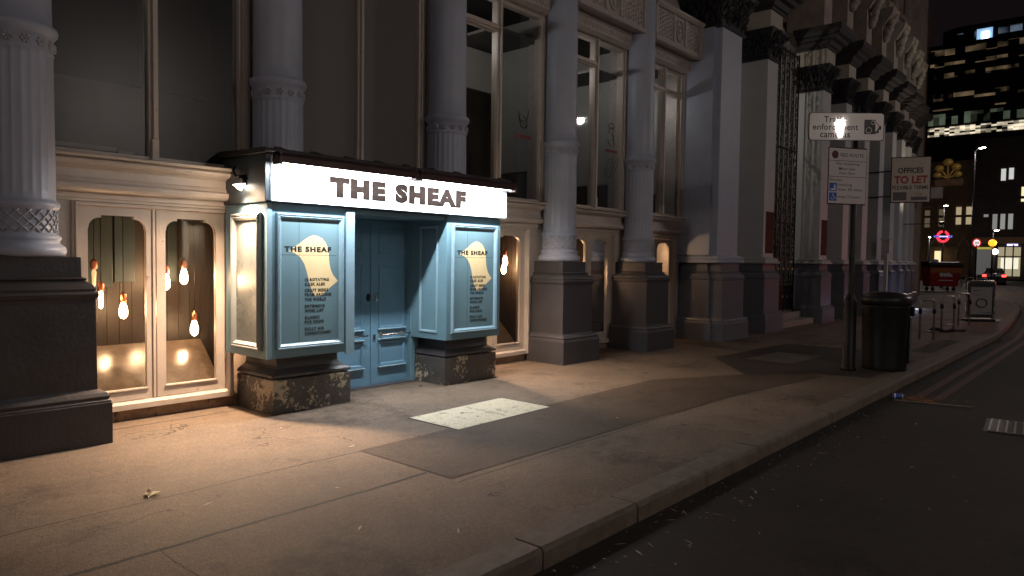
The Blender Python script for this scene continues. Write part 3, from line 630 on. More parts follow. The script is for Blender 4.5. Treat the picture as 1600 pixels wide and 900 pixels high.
# doors
for x0, x1 in ((4.825, 5.466), (5.472, 6.125)):
    dm = MB(); dm.box(x0, x1, 7.10, 7.15, .015, 2.055)
    for z0, z1, pr_ in ((.24, .55, .03), (.70, 1.50, .012), (1.64, 1.95, .012)):
        q = moulded_frame(x0+.11, x1-.12, z0, z1, 7.0995, .04, .022 if pr_ > .02 else .012); dm.add(q.v, q.f)
    if x0 > 5: dm.box(x0-.012, x0+.02, 7.088, 7.0995, .015, 2.05)
    do = dm.build('door', blue_door, porch, True, bevel=.002)
    pb = MB(); pb.prism([(7.099, .555), (7.06, .56), (7.055, .572), (7.099, .585)], x0+.10, x1-.11); pb.prism([(7.099, .215), (7.055, .22), (7.05, .232), (7.099, .245)], x0+.10, x1-.11); pb.prism([(7.099, .685), (7.07, .69), (7.065, .70), (7.099, .71)], x0+.10, x1-.11)
    pb.build('door_ledge', blue_frame, do, True)
    h = MB(); hx0, hx1 = (x0+.12, x0+.66) if x0 > 5 else (x0+.05, x0+.55)
    h.tube([(hx0, 7.03, .632), (hx1, 7.03, .638)], .012, 10)
    for q in (hx0+.03, hx1-.18): h.tube([(q, 7.03, .635), (q, 7.098, .632)], .009, 8); h.lathe([(.0, .0)], 0, 0, 3, cap=False) if 0 else None; h.ball((q, 7.095, .632), .026, 0, (1, .4, 1.2), 10, 6)
    h.build('door_bar', steel, do, True)
    if x0 > 5:
        k = MB(); k.box(x0+.05, x0+.085, 7.075, 7.098, 1.04, 1.10); k.tube([(x0+.055, 7.08, 1.10), (x0+.055, 7.08, 1.135), (x0+.067, 7.08, 1.15), (x0+.08, 7.08, 1.135), (x0+.08, 7.08, 1.10)], .005, 6); k.box(x0+.03, x0+.06, 7.085, 7.0985, .575, .64)
        k.build('padlock', steel, do, True)
    else:
        k = MB(); k.ball((x1-.04, 7.098, 1.10), .032, 0, (1, .25, 1.6), 10, 6); k.build('lock_plate', black_metal, do, True)
MB().box(4.6, 6.2, 7.0, 7.19, .0, .014).build('threshold', dark_paint, porch, True)
# ledge mouldings under the two timber boxes sit on the column pedestals

# ------------------------------------------------------------------ pendant lamps in the display windows
def pendant(x, y, zs, lit, label, kind=0, power=1.0):
    t = thing('pendant_lamp', label, 'pendant lamp', (x, y, zs), 0, 'filament bulbs hanging in the display windows')
    MB().tube([(0, 0, .05), (.004, 0, .4), (0, 0, 2.395-zs)], .004, 6).build('cord', black_metal, t)
    s_ = MB().lathe([(-.045, .026), (-.04, .030), (.03, .030), (.038, .026), (.045, .012), (.06, .010)], 0, 0, 20); s_.build('socket', copper, t)
    prof = [(-.05, .018), (-.07, .025), (-.10, .034), (-.14, .040), (-.18, .036), (-.205, .020), (-.212, .003)] if kind == 0 else [(-.05, .014), (-.08, .022), (-.12, .019), (-.20, .016), (-.215, .005)]
    MB().lathe(prof[::-1], 0, 0, 16).build('bulb', emit('filament_glow', (1, .62, .32), 60) if lit else emit('dim_filament', (.9, .6, .3), .8), t)
    if lit: point('bulb_light', (0, -.045, -.13), P_BULB*power, C_WARM, .03, t)
pendant(2.560, 7.68, 1.49, False, 'unlit bulb in copper socket, highest and leftmost in the left window', 1)
pendant(2.619, 7.68, 1.27, True, 'narrow lit tube bulb just right of the dark pedestal in the left window', 1)
pendant(2.826, 7.68, 1.155, True, 'lit pear bulb in the middle of the left glass door of the left window')
pendant(3.249, 7.68, 1.435, True, 'lit bulb half hidden by the left stile of the second glass door')
pendant(3.436, 7.68, 1.49, True, 'highest lit bulb behind the second glass door of the left window')
pendant(3.545, 7.68, .93, True, 'lowest lit bulb near the blue porch in the left window')
pendant(8.52, 7.62, 1.69, True, 'lit bulb just right of the blue porch, upper of two', 0, 1.0)
pendant(8.60, 7.72, 1.56, True, 'lit bulb just right of the blue porch, lower of two', 0, 1.0)
pendant(10.62, 7.6, 1.52, True, 'lit bulb behind the window door right of the fourth column')
pendant(10.70, 7.75, 1.40, True, 'lower lit bulb behind the window door right of the fourth column')
pendant(10.08, 7.6, 1.62, True, 'lit bulb tucked behind the fourth column in its left glass door')
pendant(12.5, 7.9, 1.9, True, 'bulb lighting the pale window beside the corner pier', 0, 2.2)

# ------------------------------------------------------------------ floor slab with lettering
sl = thing('floor_plate', 'pale speckled rectangular slab lettered THE HOP CELLARS set in the pavement', 'floor plate', (5.34, 5.06, 0))
MB().prism([(-.70, -.355), (-.70, .335), (.70, .38), (.70, -.33)], .002, .007, 'z').build('slab', mat_m, sl)
MB().prism([(-.712, -.367), (-.712, .347), (.712, .392), (.712, -.342)], .001, .0055, 'z').build('edging', black_ink, sl)
v, f = text_mesh('THE HOP CELLARS', 0, 0, .56, .055, 0, .0, 1.15)
MB().add([(.03+z, .33-x-.02, .0076-y*.3) for x, y, z in v], f).build('lettering', mat('worn_dark_letters', (.10, .08, .06), .6), sl)
MB().tube([(-.18, .12, .007), (-.18, .12, .009)], .022, 10).tube([(-.18, -.10, .007), (-.18, -.10, .009)], .014, 10).build('fixing', mat('slab_fixing', (.09, .07, .05), .6), sl)

# ------------------------------------------------------------------ gated arcade building
arc = thing('arcade_building', 'long classical facade of pale piers on grey pedestals curving away past the iron gates', 'building', (24, 7.2, 0))
def curve_y(x): return 0 if x < 23 else .0068*(x-23)**2
piers = [(16.22, .53, .30), (20.0, .50, .30)]+[(x, .42, .27) for x in (21.9, 23.8, 25.7, 27.6, 29.5, 31.4, 33.3)]
for i, (cx, hp, hs) in enumerate(piers):
    oy = curve_y(cx); y0 = 6.22+oy; yb = 7.15+oy
    p = MB(); s0, s1 = cx-hs, cx+hs; ys = y0+.2
    p.loft([(1.565, s0-.12, s1+.12, ys-.12, yb), (1.60, s0-.13, s1+.13, ys-.13, yb), (1.64, s0-.08, s1+.08, ys-.08, yb), (1.67, s0-.1, s1+.1, ys-.1, yb), (1.70, s0-.02, s1+.02, ys-.02, yb), (1.72, s0, s1, ys, yb), (6.15, s0+.01, s1-.01, ys, yb)])
    o = p.build('pier', pier_paint, arc, True, bevel=.005)
    MB().loft(pedestal_levels(cx-hp, cx+hp, y0, yb)).build('pedestal', dark_paint2, o, True, bevel=.004)
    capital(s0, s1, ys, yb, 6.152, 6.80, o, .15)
    MB().box(s0-.05, s1+.05, ys-.06, yb, 6.803, 7.22).build('block', stone_pale_lit, o, True, bevel=.005)
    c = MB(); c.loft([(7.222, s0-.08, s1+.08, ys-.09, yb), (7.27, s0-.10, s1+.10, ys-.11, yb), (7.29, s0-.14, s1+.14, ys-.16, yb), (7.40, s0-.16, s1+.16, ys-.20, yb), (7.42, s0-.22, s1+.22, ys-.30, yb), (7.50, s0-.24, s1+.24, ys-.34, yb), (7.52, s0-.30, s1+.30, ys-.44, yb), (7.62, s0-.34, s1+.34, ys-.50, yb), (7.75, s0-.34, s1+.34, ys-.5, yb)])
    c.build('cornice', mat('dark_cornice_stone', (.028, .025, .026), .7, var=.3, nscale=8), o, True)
    u = MB(); u.box(s0-.0, s1+.0, ys+.05, yb+.3, 7.752, 9.3); u.loft([(9.302, s0-.02, s1+.02, ys, yb+.3), (9.6, s0-.1, s1+.1, ys-.25, yb+.3), (9.8, s0-.12, s1+.12, ys-.3, yb+.3)])
    for q in range(5): u.ball((cx+random.uniform(-.1, .1), ys-.02-.05*q, 8.9+q*.16), .15, 0, (1, .8, 1), 8, 6)
    u.build('upper_pier', stone_pale_lit if i > 4 else stone_beige, o, True)  # far upper piers paler, the upward light wash put into their colour
    if i < 2: MB().box(s0+.12, s1-.02, ys-.006, ys-.0, 1.80, 2.75).build('plaque', mat('polished_brown_plaque', (.10, .045, .03), .12, var=.2, spec=.9), o, True)
wl = MB()
for i in range(1, len(piers)-1):
    a, b = piers[i][0]+.2, piers[i+1][0]-.2; oy = curve_y((a+b)/2); y = 6.98+oy
    wl.box(a, b, y, y+.25, 0, .9); wl.box(a, b, y, y+.25, 3.0, 3.25); wl.box(a, b, y+.05, y+.25, 5.6, 7.7)
    wl.box(a, a+.12, y, y+.2, .9, 5.6); wl.box(b-.12, b, y, y+.2, .9, 5.6)
wl.box(14.6, 34, 7.6+.0, 7.9, 7.5, 15); wl.box(33.3, 36.0, 7.65, 14, 0, 15); wl.box(34.2, 36.0, 7.4, 7.66, 0, 15)
wl.build('facade_wall', stone_beige, arc, True)
uw = MB(); dk = MB()
for i in range(1, len(piers)):
    x = piers[i][0]-.95; oy = curve_y(x)
    for z in (8.1, 11.4): 
        uw.prism([(7.60, z), (7.48, z), (7.44, z+.05), (7.44, z+.15), (7.60, z+.18)], x-.6, x+.6); uw.box(x-.5, x-.36, 7.46, 7.6, z+.2, z+2.4); uw.box(x+.36, x+.5, 7.46, 7.6, z+.2, z+2.4); uw.prism([(7.6, z+2.4), (7.42, z+2.4), (7.36, z+2.6), (7.6, z+2.65)], x-.6, x+.6)
        dk.box(x-.35, x+.35, 7.57, 7.602, z+.2, z+2.4)
        for q in range(4): uw.ball((x-.62+random.uniform(-.08, .08), 7.36, z+2.2-q*.25), .17-.02*q, 0, (1, 1.1, 1.1), 8, 6)
uw.build('upper_surround', stone_beige, arc, True); dk.build('upper_window_glass', mat('dark_window', (.015, .013, .014), .12, var=.3), arc, True)
gw = MB()
for i in range(1, len(piers)-1):
    a, b = piers[i][0]+.32, piers[i+1][0]-.32; oy = curve_y((a+b)/2); gw.box(a, b, 7.1+oy, 7.12+oy, .9, 5.6)
gw.build('lower_window_glass', mat('dark_window', (.015, .013, .014), .12), arc, True)
# porch hall behind the gates
hall = MB(); hall.box(14.6, 20.2, 9.4, 9.6, 0, 7.6); hall.box(14.6, 20.2, 7.1, 9.4, 7.3, 7.6); hall.box(14.5, 14.62, 7.2, 9.4, 0, 7.6); hall.box(20.1, 20.3, 7.2, 9.4, 0, 7.5)
for q in (15.2, 17.0, 18.6): hall.box(q, q+.45, 9.15, 9.399, 0, 7.2)
hall.build('hall_wall', mat('hall_pale_wall', (.20, .185, .17), .6, var=.12, nscale=2), arc, True)
st = MB(); st.box(16.76, 19.49, 6.42, 7.4, 0, .15); st.box(16.76, 19.49, 6.75, 7.4, .15, .30); st.build('step', mat('worn_step_stone', (.26, .24, .21), .6, var=.2, nscale=7), arc, True, bevel=.012)
tb = MB(); tb.box(14.66, 15.7, 6.9, 7.1, 0, .3); tb.build('gate_sill', dark_paint, arc, True)
point('hall_fill_light', Vector((16.6, 8.3, 6.0))-W[arc.name], 55, (1, .93, .84), .08, arc)  # unseen fill lamp added behind a pier to brighten the hall walls
# iron gates
def gate(x0, x1, y, zb, zt, label):
    t = thing('iron_gate', label, 'gate', ((x0+x1)/2, y, zb), 0, 'black wrought iron gates'); hw = (x1-x0)/2; H_ = zt-zb
    b = MB(); n_ = max(3, int((x1-x0)/.30))
    for k in range(n_+1):
        x = -hw+k*2*hw/n_; b.tube([(x, 0, 0), (x, 0, H_)], .022 if k in (0, n_, n_//2) else .013, 6)
    for z in (.05, .75, 1.35, 2.3, H_*.62, H_-.1): b.box(-hw, hw, -.02, .02, z, z+.045)
    b.box(-hw, hw, -.005, .005, .1, .7)
    b.build('bars', iron, t)
    s = MB()
    for k in range(n_):
        cx = -hw+(k+.5)*2*hw/n_
        z = 1.5
        while z < H_-.2:
            r0 = random.uniform(.07, .13); sg = random.choice((-1, 1)); ph = random.uniform(0, 6)
            s.tube([(cx+sg*(r0*(1-q/18))*math.cos(ph+q*.55), -.02, z+(r0*1.3*(1-q/18))*math.sin(ph+q*.55)) for q in range(15)], .011, 4)
            s.ball((cx-sg*r0*.6, -.03, z+.05), .045, 0, (1, .3, 1.6), 6, 4)
            z += random.uniform(.13, .2)
        for z in (.9, 1.05): s.tube([(cx+.09*math.cos(q*.5), -.02, z+.08*math.sin(q*.5)) for q in range(12)], .01, 4)
    s.build('scrollwork', iron, t)
    g_ = MB()
    for k in range(n_): g_.ball((-hw+(k+.5)*2*hw/n_, -.04, 1.12), .035, 0, (1, .5, 1.3), 8, 6); g_.ball((-hw+(k+.5)*2*hw/n_, -.04, .4), .03, 0, (1, .5, 1.3), 8, 6)
    g_.build('boss', brass, t)
gate(14.72, 15.66, 6.95, .1, 6.9, 'narrow black wrought iron gate panel between the corner pier and the next pier')
gate(16.82, 19.46, 7.0, .30, 7.1, 'wide black wrought iron double gate with scrollwork and brass bosses above two steps')
# drain pipe and wall box
dp = thing('drain_pipe', 'vertical pale drainpipe with ringed joints fixed to the facade behind the sign post', 'drainpipe', (22.75, 6.55, 0))
q = MB(); q.tube([(0, 0, .3), (0, 0, 5.5)], .09, 14)
for z in (.9, 2.1, 3.3, 4.5): q.tube([(0, 0, z), (0, 0, z+.1)], .115, 14); q.box(-.13, .13, .0, .45, z+.03, z+.06)
q.build('pipe', pier_paint, dp)
wb = thing('wall_box', 'small grey cabinet on a thin post in front of the far piers', 'cabinet', (24.9, 6.05, 0))
MB().box(-.16, .16, -.12, .12, 1.95, 2.35).prism([(-.2, 2.35), (-.16, 2.39), (.2, 2.36), (.2, 2.34)], -.15, .15, 'y').build('cabinet', pier_paint, wb)
MB().box(-.07, .07, -.05, .05, 0, 1.95).build('post', pier_paint, wb)
# assumed uplights, no source in view: on the cornice near the far end, and in the paving
ul = thing('assumed_uplight', 'assumed small floodlight fixed low on the far piers, washing the cornices with warm light', 'floodlight', (30.2, 5.5, 3.1))  # unseen fixture, assumed as the source of the warm wash
MB().box(-.1, .1, -.05, .08, -.06, .06).build('housing', black_metal, ul); MB().box(-.08, .08, -.04, .06, .061, .066).build('lens', emit('assumed_flood_lens', (1, .9, .7), 6), ul)
MB().tube([(0, .05, 0), (0, 1.5, .0)], .015, 6).build('bracket', black_metal, ul)
point('flood', (0, -.0, .1), 190, (1, .84, .62), .05, ul, R(130), (-.2, .25, 1))
gl = thing('assumed_ground_light', 'assumed recessed paving light throwing cold blue light on the pedestal feet', 'assumed ground light', (26.6, 5.75, 0))  # unseen light assumed from a cold glow on the pedestal feet
MB().tube([(0, 0, .002), (0, 0, .03)], .07, 14).build('rim', steel, gl); MB().tube([(0, 0, .03), (0, 0, .034)], .055, 14).build('lens', emit('assumed_cold_lens', (.6, .7, 1), 14), gl)
point('assumed_cold_light', (0, 0, .12), 9, (.45, .55, 1), .04, gl)
point('assumed_cold_light', (2.2, .2, .12), 7, (.6, .7, 1), .04, gl)  # second assumed cold light, no fixture built for it

# ------------------------------------------------------------------ sign post
sp = thing('sign_post', 'dark post carrying a camera warning sign and parking sign beside the litter bin', 'sign post', (11.3, 3.21, 0))
MB().lathe([(0, .11), (.05, .105), (.06, .092), (1.0, .088), (1.06, .085), (1.10, .06), (1.14, .048), (1.16, .042), (3.9, .038), (3.92, .02)], 0, 0, 20).build('pole', black_metal, sp)
def disc_pts(cx, cz, r, n_=20): return [(cx+r*math.cos(2*math.pi*k/n_), cz+r*math.sin(2*math.pi*k/n_)) for k in range(n_)]
plate_white = mat('sign_plate_white', (.58, .53, .52), .30, var=.05, nscale=3, spec=.6)
plate_cam = mat('reflective_sign_plate', (.66, .60, .58), .4, var=.05, nscale=3, spec=.5)
pc = plate_cam.node_tree.nodes['Principled BSDF']; pc.inputs['Coat Weight'].default_value = 1; pc.inputs['Coat Roughness'].default_value = .035
def plate(name, parent, w_, h_, z0, yaw_, y, face, r=.02, label=None, shift=0, xoff=0):
    """sign plate facing local -Y, then turned by yaw_"""
    pts = []
    for cx_, cz, a0 in ((w_/2-r, z0+r, -90), (w_/2-r, z0+h_-r, 0), (-w_/2+r, z0+h_-r, 90), (-w_/2+r, z0+r, 180)):
        for k in range(5): a = R(a0+k*22.5); pts.append((cx_+r*math.cos(a)+xoff, cz+r*math.sin(a)))
    b = MB().prism(pts, y-.004, y+.004, 'y', 0); pts2 = [((p[0]-xoff)*1.02+xoff, (p[1]-z0-h_/2)*1.04+z0+h_/2) for p in pts]; b.prism(pts2, y-.0025, y+.012, 'y', 1)
    o = b.build(name, [face, black_metal], parent); 
    o.rotation_euler = (0, 0, yaw_); o.location = (shift*math.cos(yaw_), shift*math.sin(yaw_), 0)
    if label: o['label'] = label
    return o
# camera sign faces the camera direction
faceyaw = -R(49)
po_ = plate('camera_sign', sp, 1.08, .39, 3.40, faceyaw, -.06, plate_cam, .04, 'white traffic enforcement cameras sign with a camera symbol', shift=-.17)
tx = MB()
for s_, z_, w_, xo in (('Traffic', 3.655, .34, -.335), ('enforcement', 3.545, .66, -.49), ('cameras', 3.435, .44, -.385)):
    v, f = text_mesh(s_, xo, z_, w_, .09 if s_ != 'cameras' else .066, -.0645, .012, 1.05); tx.add(v, f)
tx.build('lettering', black_ink, po_)
cs = MB(); cs.box(.26, .42, -.0665, -.0642, 3.49, 3.70); cs.box(.42, .44, -.0665, -.0642, 3.50, 3.53); cs.box(.478, .505, -.0665, -.0642, 3.555, 3.61); cs.prism([(.425, 3.66), (.475, 3.60), (.475, 3.57), (.43, 3.52), (.465, 3.50), (.47, 3.505), (.435, 3.53), (.48, 3.565), (.48, 3.605), (.43, 3.668)], -.0665, -.0642, 'y')
cs.build('symbol', black_ink, po_)
cs = MB()
for cx_, cz, r_ in ((.325, 3.545, .04), (.385, 3.655, .026)): cs.tube([(cx_+r_*math.cos(k*math.pi/8), -.067, cz+r_*math.sin(k*math.pi/8)) for k in range(16)], .006, 5, closed=True)
cs.build('lens_ring', plate_cam, po_)
rr_ = plate('route_sign', sp, .65, .80, 2.47, -R(33), -.05, plate_white, .012, 'white red route parking restriction sign under the camera sign', shift=-.17)
rl = MB(); rl.box(-.32, .32, -.0565, -.0542, 3.085, 3.092); rl.box(-.32, .32, -.0565, -.0542, 2.855, 2.862)
for s_, x_, z_, w_, h_ in (('RED ROUTE', -.13, 3.15, .40, .05), ('No stopping', -.20, 3.02, .40, .05), ('Mon-Sat', -.15, 2.955, .28, .042), ('7am-7pm', -.15, 2.885, .28, .045), ('Except', -.30, 2.785, .21, .048), ('loading', -.15, 2.715, .23, .046), ('max 20 mins', -.15, 2.655, .41, .042), ('max 3 hours', -.15, 2.55, .39, .042)):
    v, f = text_mesh(s_, x_, z_, w_, h_, -.0545, .008, 1.08); rl.add(v, f)
rl.build('lettering', black_ink, rr_)
MB().prism(disc_pts(-.225, 3.175, .058), -.0565, -.0542, 'y').build('red_disc', mat('dull_red_disc', (.09, .012, .03), .4), rr_)
MB().box(-.31, -.18, -.0565, -.0542, 2.645, 2.765).box(-.31, -.18, -.0565, -.0542, 2.505, 2.625).build('blue_square', mat('sign_blue', (.03, .10, .42), .4), rr_)
ws = MB()
ws.tube([(-.245, -.058, 2.60), (-.25, -.058, 2.57), (-.225, -.058, 2.57), (-.21, -.058, 2.54), (-.195, -.058, 2.54)], .005, 4); ws.tube([(-.25+.026*math.cos(a*.5), -.058, 2.55+.026*math.sin(a*.5)) for a in range(6, 13)], .004, 4); ws.ball((-.245, -.058, 2.607), .008, 0, seg=6, rings=4)
ws.prism([(-.29, 2.66), (-.20, 2.66), (-.20, 2.675), (-.235, 2.685), (-.24, 2.69), (-.29, 2.675)], -.0585, -.057, 'y'); ws.prism([(-.23, 2.69), (-.235, 2.735), (-.22, 2.745), (-.195, 2.69)], -.0585, -.057, 'y')
ws.build('pictogram', sign_white, rr_)
# ------------------------------------------------------------------ litter bin
bn = thing('litter_bin', 'round black street litter bin with a domed lid standing right of the sign post', 'litter bin', (11.85, 2.86, 0))
MB().lathe([(0, .30), (.03, .31), (.06, .30), (.95, .33), (.98, .335)], 0, 0, 40).build('drum', black_metal, bn)
MB().lathe([(.985, .345), (1.06, .35), (1.10, .34), (1.14, .29), (1.17, .20), (1.18, .05)], 0, 0, 40).build('lid', mat('matt_black_lid', (.02, .019, .02), .3, spec=.3), bn)
o_ = MB(); o_.box(-.16, .16, -.352, -.33, .82, .96)
o_.build('opening', black_ink, bn).rotation_euler = (0, 0, R(40))
pn_ = MB(); pn_.prism([(.28+.02, -.14), (.325, -.14), (.34, 0), (.325, .14), (.28+.02, .14), (.31, 0)], .12, .80, 'z'); 
o2 = pn_.build('door_panel', mat('bin_door_panel', (.12, .11, .11), .3, var=.2), bn); o2.rotation_euler = (0, 0, R(-62))

# ------------------------------------------------------------------ cycle hoops
hoop = thing('cycle_stand', 'nearest steel cycle hoop, just right of the litter bin', 'bike stand', (17.27, 3.36, 0), R(-38), 'steel cycle hoops along the kerb')
q = MB(); pts = [(-.17, 0, -.02), (-.17, 0, .76)]+[(-.17+.08*(1-math.cos(a)), 0, .76+.08*math.sin(a)) for a in [R(x) for x in (20, 45, 70, 90)]]+[(.17-.08*(1-math.cos(a)), 0, .76+.08*math.sin(a)) for a in [R(x) for x in (90, 70, 45, 20)]]+[(.17, 0, .76), (.17, 0, -.02)]
q.tube(pts, .022, 10); q.tube([(-.17, 0, .17), (.17, 0, .17)], .018, 8); q.build('hoop', mat('worn_steel_tube', (.42, .39, .37), .3, .8, var=.3, nscale=14), hoop)
q = MB(); q.tube([(-.17, 0, .55), (-.17, 0, .66)], .035, 8); q.tube([(.17, 0, .55), (.17, 0, .66)], .035, 8); q.build('band', black_metal, hoop)
for lab, x, y in (('middle cycle hoop of three, with a wheel lock left at its foot', 19.6, 3.38), ('farthest cycle hoop of three, beside the advertising board', 22.1, 3.44)):
    c = copy_tree(hoop); c.location = (x, y, 0); c['label'] = lab
lk = thing('bike_lock', 'black chain lock lying around the foot of the middle cycle hoop', 'bike lock', (19.6, 3.38, 0))
MB().tube([(-.25+.28*math.cos(k*.6), .1+.2*math.sin(k*.6), .03+.05*abs(math.sin(k))) for k in range(10)], .03, 8).tube([(-.1, .0, .03), (.2, -.12, .03), (.35, -.3, .03)], .035, 8).build('chain', black_metal, lk)

# ------------------------------------------------------------------ A board
ab = thing('advertising_board', 'black framed pavement sign with a grey poster showing a dark ring', 'pavement sign', (24.1, 3.36, 0), -R(50))
q = MB(); rp = []
for cx_, cz, a0 in ((.30, .14, -90), (.30, 1.06, 0), (-.30, 1.06, 90), (-.30, .14, 180)):
    for k in range(5): a = R(a0+k*22.5); rp.append((cx_+.09*math.cos(a), 0, cz+.09*math.sin(a)))
q.tube(rp, .025, 8, closed=True); q.build('frame', steel, ab)
MB().box(-.355, .355, -.02, .02, .10, 1.12).build('panel', black_ink, ab, bevel=.01)
MB().box(-.30, .30, -.026, -.0205, .19, .97).build('poster', mat('grey_poster', (.24, .23, .24), .35, var=.1), ab)
MB().tube([(.01+.15*math.cos(k*math.pi/10), -.03, .52+.12*math.sin(k*math.pi/10)) for k in range(20)], .014, 6, closed=True).box(-.24, -.05, -.029, -.0262, .86, .875).box(-.24, .0, -.029, -.0262, .74, .75).box(.05, .26, -.029, -.0262, .24, .25).build('poster_print', black_ink, ab)
MB().box(-.38, .38, -.28, .28, 0, .07).build('foot', black_metal, ab, bevel=.02)
MB().box(.25, .39, -.30, -.281, .02, .08).build('foot_badge', sign_white, ab)

# ------------------------------------------------------------------ projecting boards
tl = thing('letting_board', 'projecting OFFICES TO LET board in a black frame fixed to the far piers', 'sign board', (25.2, 5.5, 3.55))
yw = -R(72)
b = MB(); b.box(-.53, .53, -.012, .012, 0, 1.38, 0); b.box(-.56, .56, -.01, .02, -.03, 0, 1); b.box(-.56, .56, -.01, .02, 1.38, 1.41, 1); b.box(-.56, -.53, -.01, .02, -.03, 1.41, 1); b.box(.53, .56, -.01, .02, -.03, 1.41, 1)
o = b.build('board', [mat('letting_board_cream', (.58, .50, .42), .5, var=.06), black_metal], tl); o.rotation_euler = (0, 0, yw)
v, f = text_mesh('OFFICES', -.36, .90, .70, .17, -.0125, .03, 1.0); q = MB().add(v, f); v, f = text_mesh('FLEXIBLE TERMS', -.50, .39, .99, .12, -.0125, .02, 1.0); q.add(v, f); q.build('lettering', black_ink, o)
v, f = text_mesh('TO LET', -.46, .57, .93, .25, -.0125, .04, 1.0); MB().add(v, f).build('lettering', mat('letting_red', (.38, .04, .03), .5), o)
q = MB().box(-.48, -.10, -.0145, -.0122, .05, .31); q.box(.02, .47, -.0145, -.0122, .05, .16); q.tube([(.24+.09*math.cos(k*.52), -.013, .23+.035*math.sin(k*.52)) for k in range(12)], .008, 4, closed=True); q.build('agent_box', mat('agent_grey', (.12, .11, .12), .5), o)
MB().tube([(.0, .5, 1.0), (.15, 1.3, 1.0)], .02, 6).tube([(.0, .5, .2), (.15, 1.3, .2)], .02, 6).build('bracket', black_metal, tl)
pl_ = thing('hanging_sign', 'gilded hanging shop emblem of round fruits on stems above a brown plate', 'hanging sign', (34.2, 6.1, 4.7))
q = MB(); 
for x, z, r_ in ((0, 1.12, .19), (-.30, .88, .17), (.30, .92, .18), (-.36, .60, .15), (.36, .62, .16)): q.ball((x*.25, -x*.97, z), r_, 0, (1, 1, .8), 12, 8); q.tube([(0, 0, .45), (x*.12, -x*.4, (.45+z)/2), (x*.25, -x*.97, z)], .03, 6)
q.build('emblem', mat('gilding', (.5, .32, .07), .4, .4, emis=(.7, .45, .1), estr=.02), pl_)
MB().box(-.04, .04, -.55, .45, .15, .42).build('plate', brown_brick, pl_); MB().box(-.03, .03, .15, .65, -.35, .12).build('lower_plate', mat('pale_plate', (.35, .3, .27), .5), pl_)
MB().tube([(0, .0, .46), (0, 1.4, .5)], .03, 6).build('bracket', black_metal, pl_)

# ------------------------------------------------------------------ wheelie dumpster
du = thing('dumpster', 'red commercial waste container with a black lid at the street corner', 'waste container', (48.9, 8.9, .02), -R(49))
MB().loft([(.28, -.78, .78, -.42, .42), (1.38, -.95, .95, -.55, .55), (1.42, -.98, .98, -.58, .58)]).build('body', mat('red_container', (.30, .014, .018), .4, var=.2, nscale=5), du, bevel=.02)
MB().loft([(1.422, -1.0, 1.0, -.6, .6), (1.52, -1.0, 1.0, -.6, .6), (1.70, -.92, .92, -.4, .5), (1.74, -.85, .85, -.2, .4)]).build('lid', black_metal, du, bevel=.02)
MB().loft([(1.08, -.90, .90, -.527, -.50), (1.36, -.94, .94, -.558, -.53)]).build('band', mat('faded_orange_band', (.35, .12, .03), .6, var=.4), du)
v, f = text_mesh('Biffa', -.35, .86, .75, .22, -.532, .05, 1.0); q = MB().add(v, f); q.box(-.4, .45, -.506, -.498, .62, .66); q.build('lettering', sign_white, du)
q = MB()
for x in (-.62, .62):
    for y in (-.3, .3): q.tube([(x, y-.03, .1), (x, y+.03, .1)], .1, 12); q.box(x-.03, x+.03, y-.04, y+.04, .12, .29)
q.build('wheel', black_metal, du)
bg1 = thing('white_bag', 'crumpled white rubbish bag lying on the red container lid', 'rubbish bag', (48.7, 9.2, 1.76))
MB().ball((0, 0, .06), .28, 0, (1.2, .8, .35), 10, 6).build('bag', sign_white, bg1)

# ------------------------------------------------------------------ street lamps
def street_lamp(label, x, y, h, arm, rz, power=P_STREET, head_e=22):
    t = thing('street_lamp', label, 'street lamp', (x, y, -.1), rz, 'tall street lamps')
    MB().lathe([(0, .12), (1.4, .11), (1.5, .08), (h-.4, .05), (h, .045)], 0, 0, 14).build('pole', black_metal, t)
    MB().tube([(0, 0, h-.1), (0, arm*.3, h+.05), (0, arm, h+.1)], .035, 8).build('arm', black_metal, t)
    MB().loft([(h+.06, -.12, .12, arm-.1, arm+.5), (h+.16, -.14, .14, arm-.1, arm+.5), (h+.2, -.08, .08, arm, arm+.4)]).build('head', steel, t)
    MB().box(-.10, .10, arm-.02, arm+.42, h+.045, h+.058).build('lens', emit('lamp_lens_%d' % head_e, (1, .93, .86), head_e), t)
    point('lamp_light', (0, arm+.2, h-.05), power, C_STREET, .12, t)
    return t
street_lamp('assumed street lamp on the opposite kerb, unseen behind the viewpoint', -7, -6.3, 8.0, 1.4, 0, P_STREET*.5)  # unseen lamp added to light the facade from the front
lan = thing('assumed_lantern_post', 'assumed old fashioned tapered lantern, unseen on a post across the road, mirrored in the camera sign', 'assumed street lantern', (7.05, -5.3, -.1))  # unseen lantern, assumed from the glare on the camera sign; also lights the facade
MB().lathe([(0, .16), (.3, .15), (.4, .09), (1.2, .07), (1.25, .09), (1.3, .06), (4.85, .045), (4.95, .09), (5.02, .08)], 0, 0, 14).build('post', black_metal, lan)
MB().lathe([(5.08, .03), (5.50, .12)], 0, 0, 6, cap=True).build('lantern_glass', emit('lantern_glass_glow', (1, .88, .80), 480), lan)
MB().lathe([(5.57, .22), (5.62, .22), (5.75, .12), (5.80, .05), (5.92, .02)], 0, 0, 12).build('cap', black_metal, lan)
street_lamp('assumed street lamp on the opposite side of the road, unseen ahead on the right', 26, -6.1, 7.9, 1.4, 0, P_STREET*.85, 60)  # unseen lamp, assumed from a reflection in the upper glass; also lights the piers
l3 = street_lamp('tall street lamp shining white above the dark building at the junction', 60.3, 9.1, 9.85, .6, R(130), P_FAR, 60)
l4 = street_lamp('shorter street lamp left of the tall one, in front of the brown building', 62, 11.2, 6.0, .4, R(110), P_FAR*.35, 60)

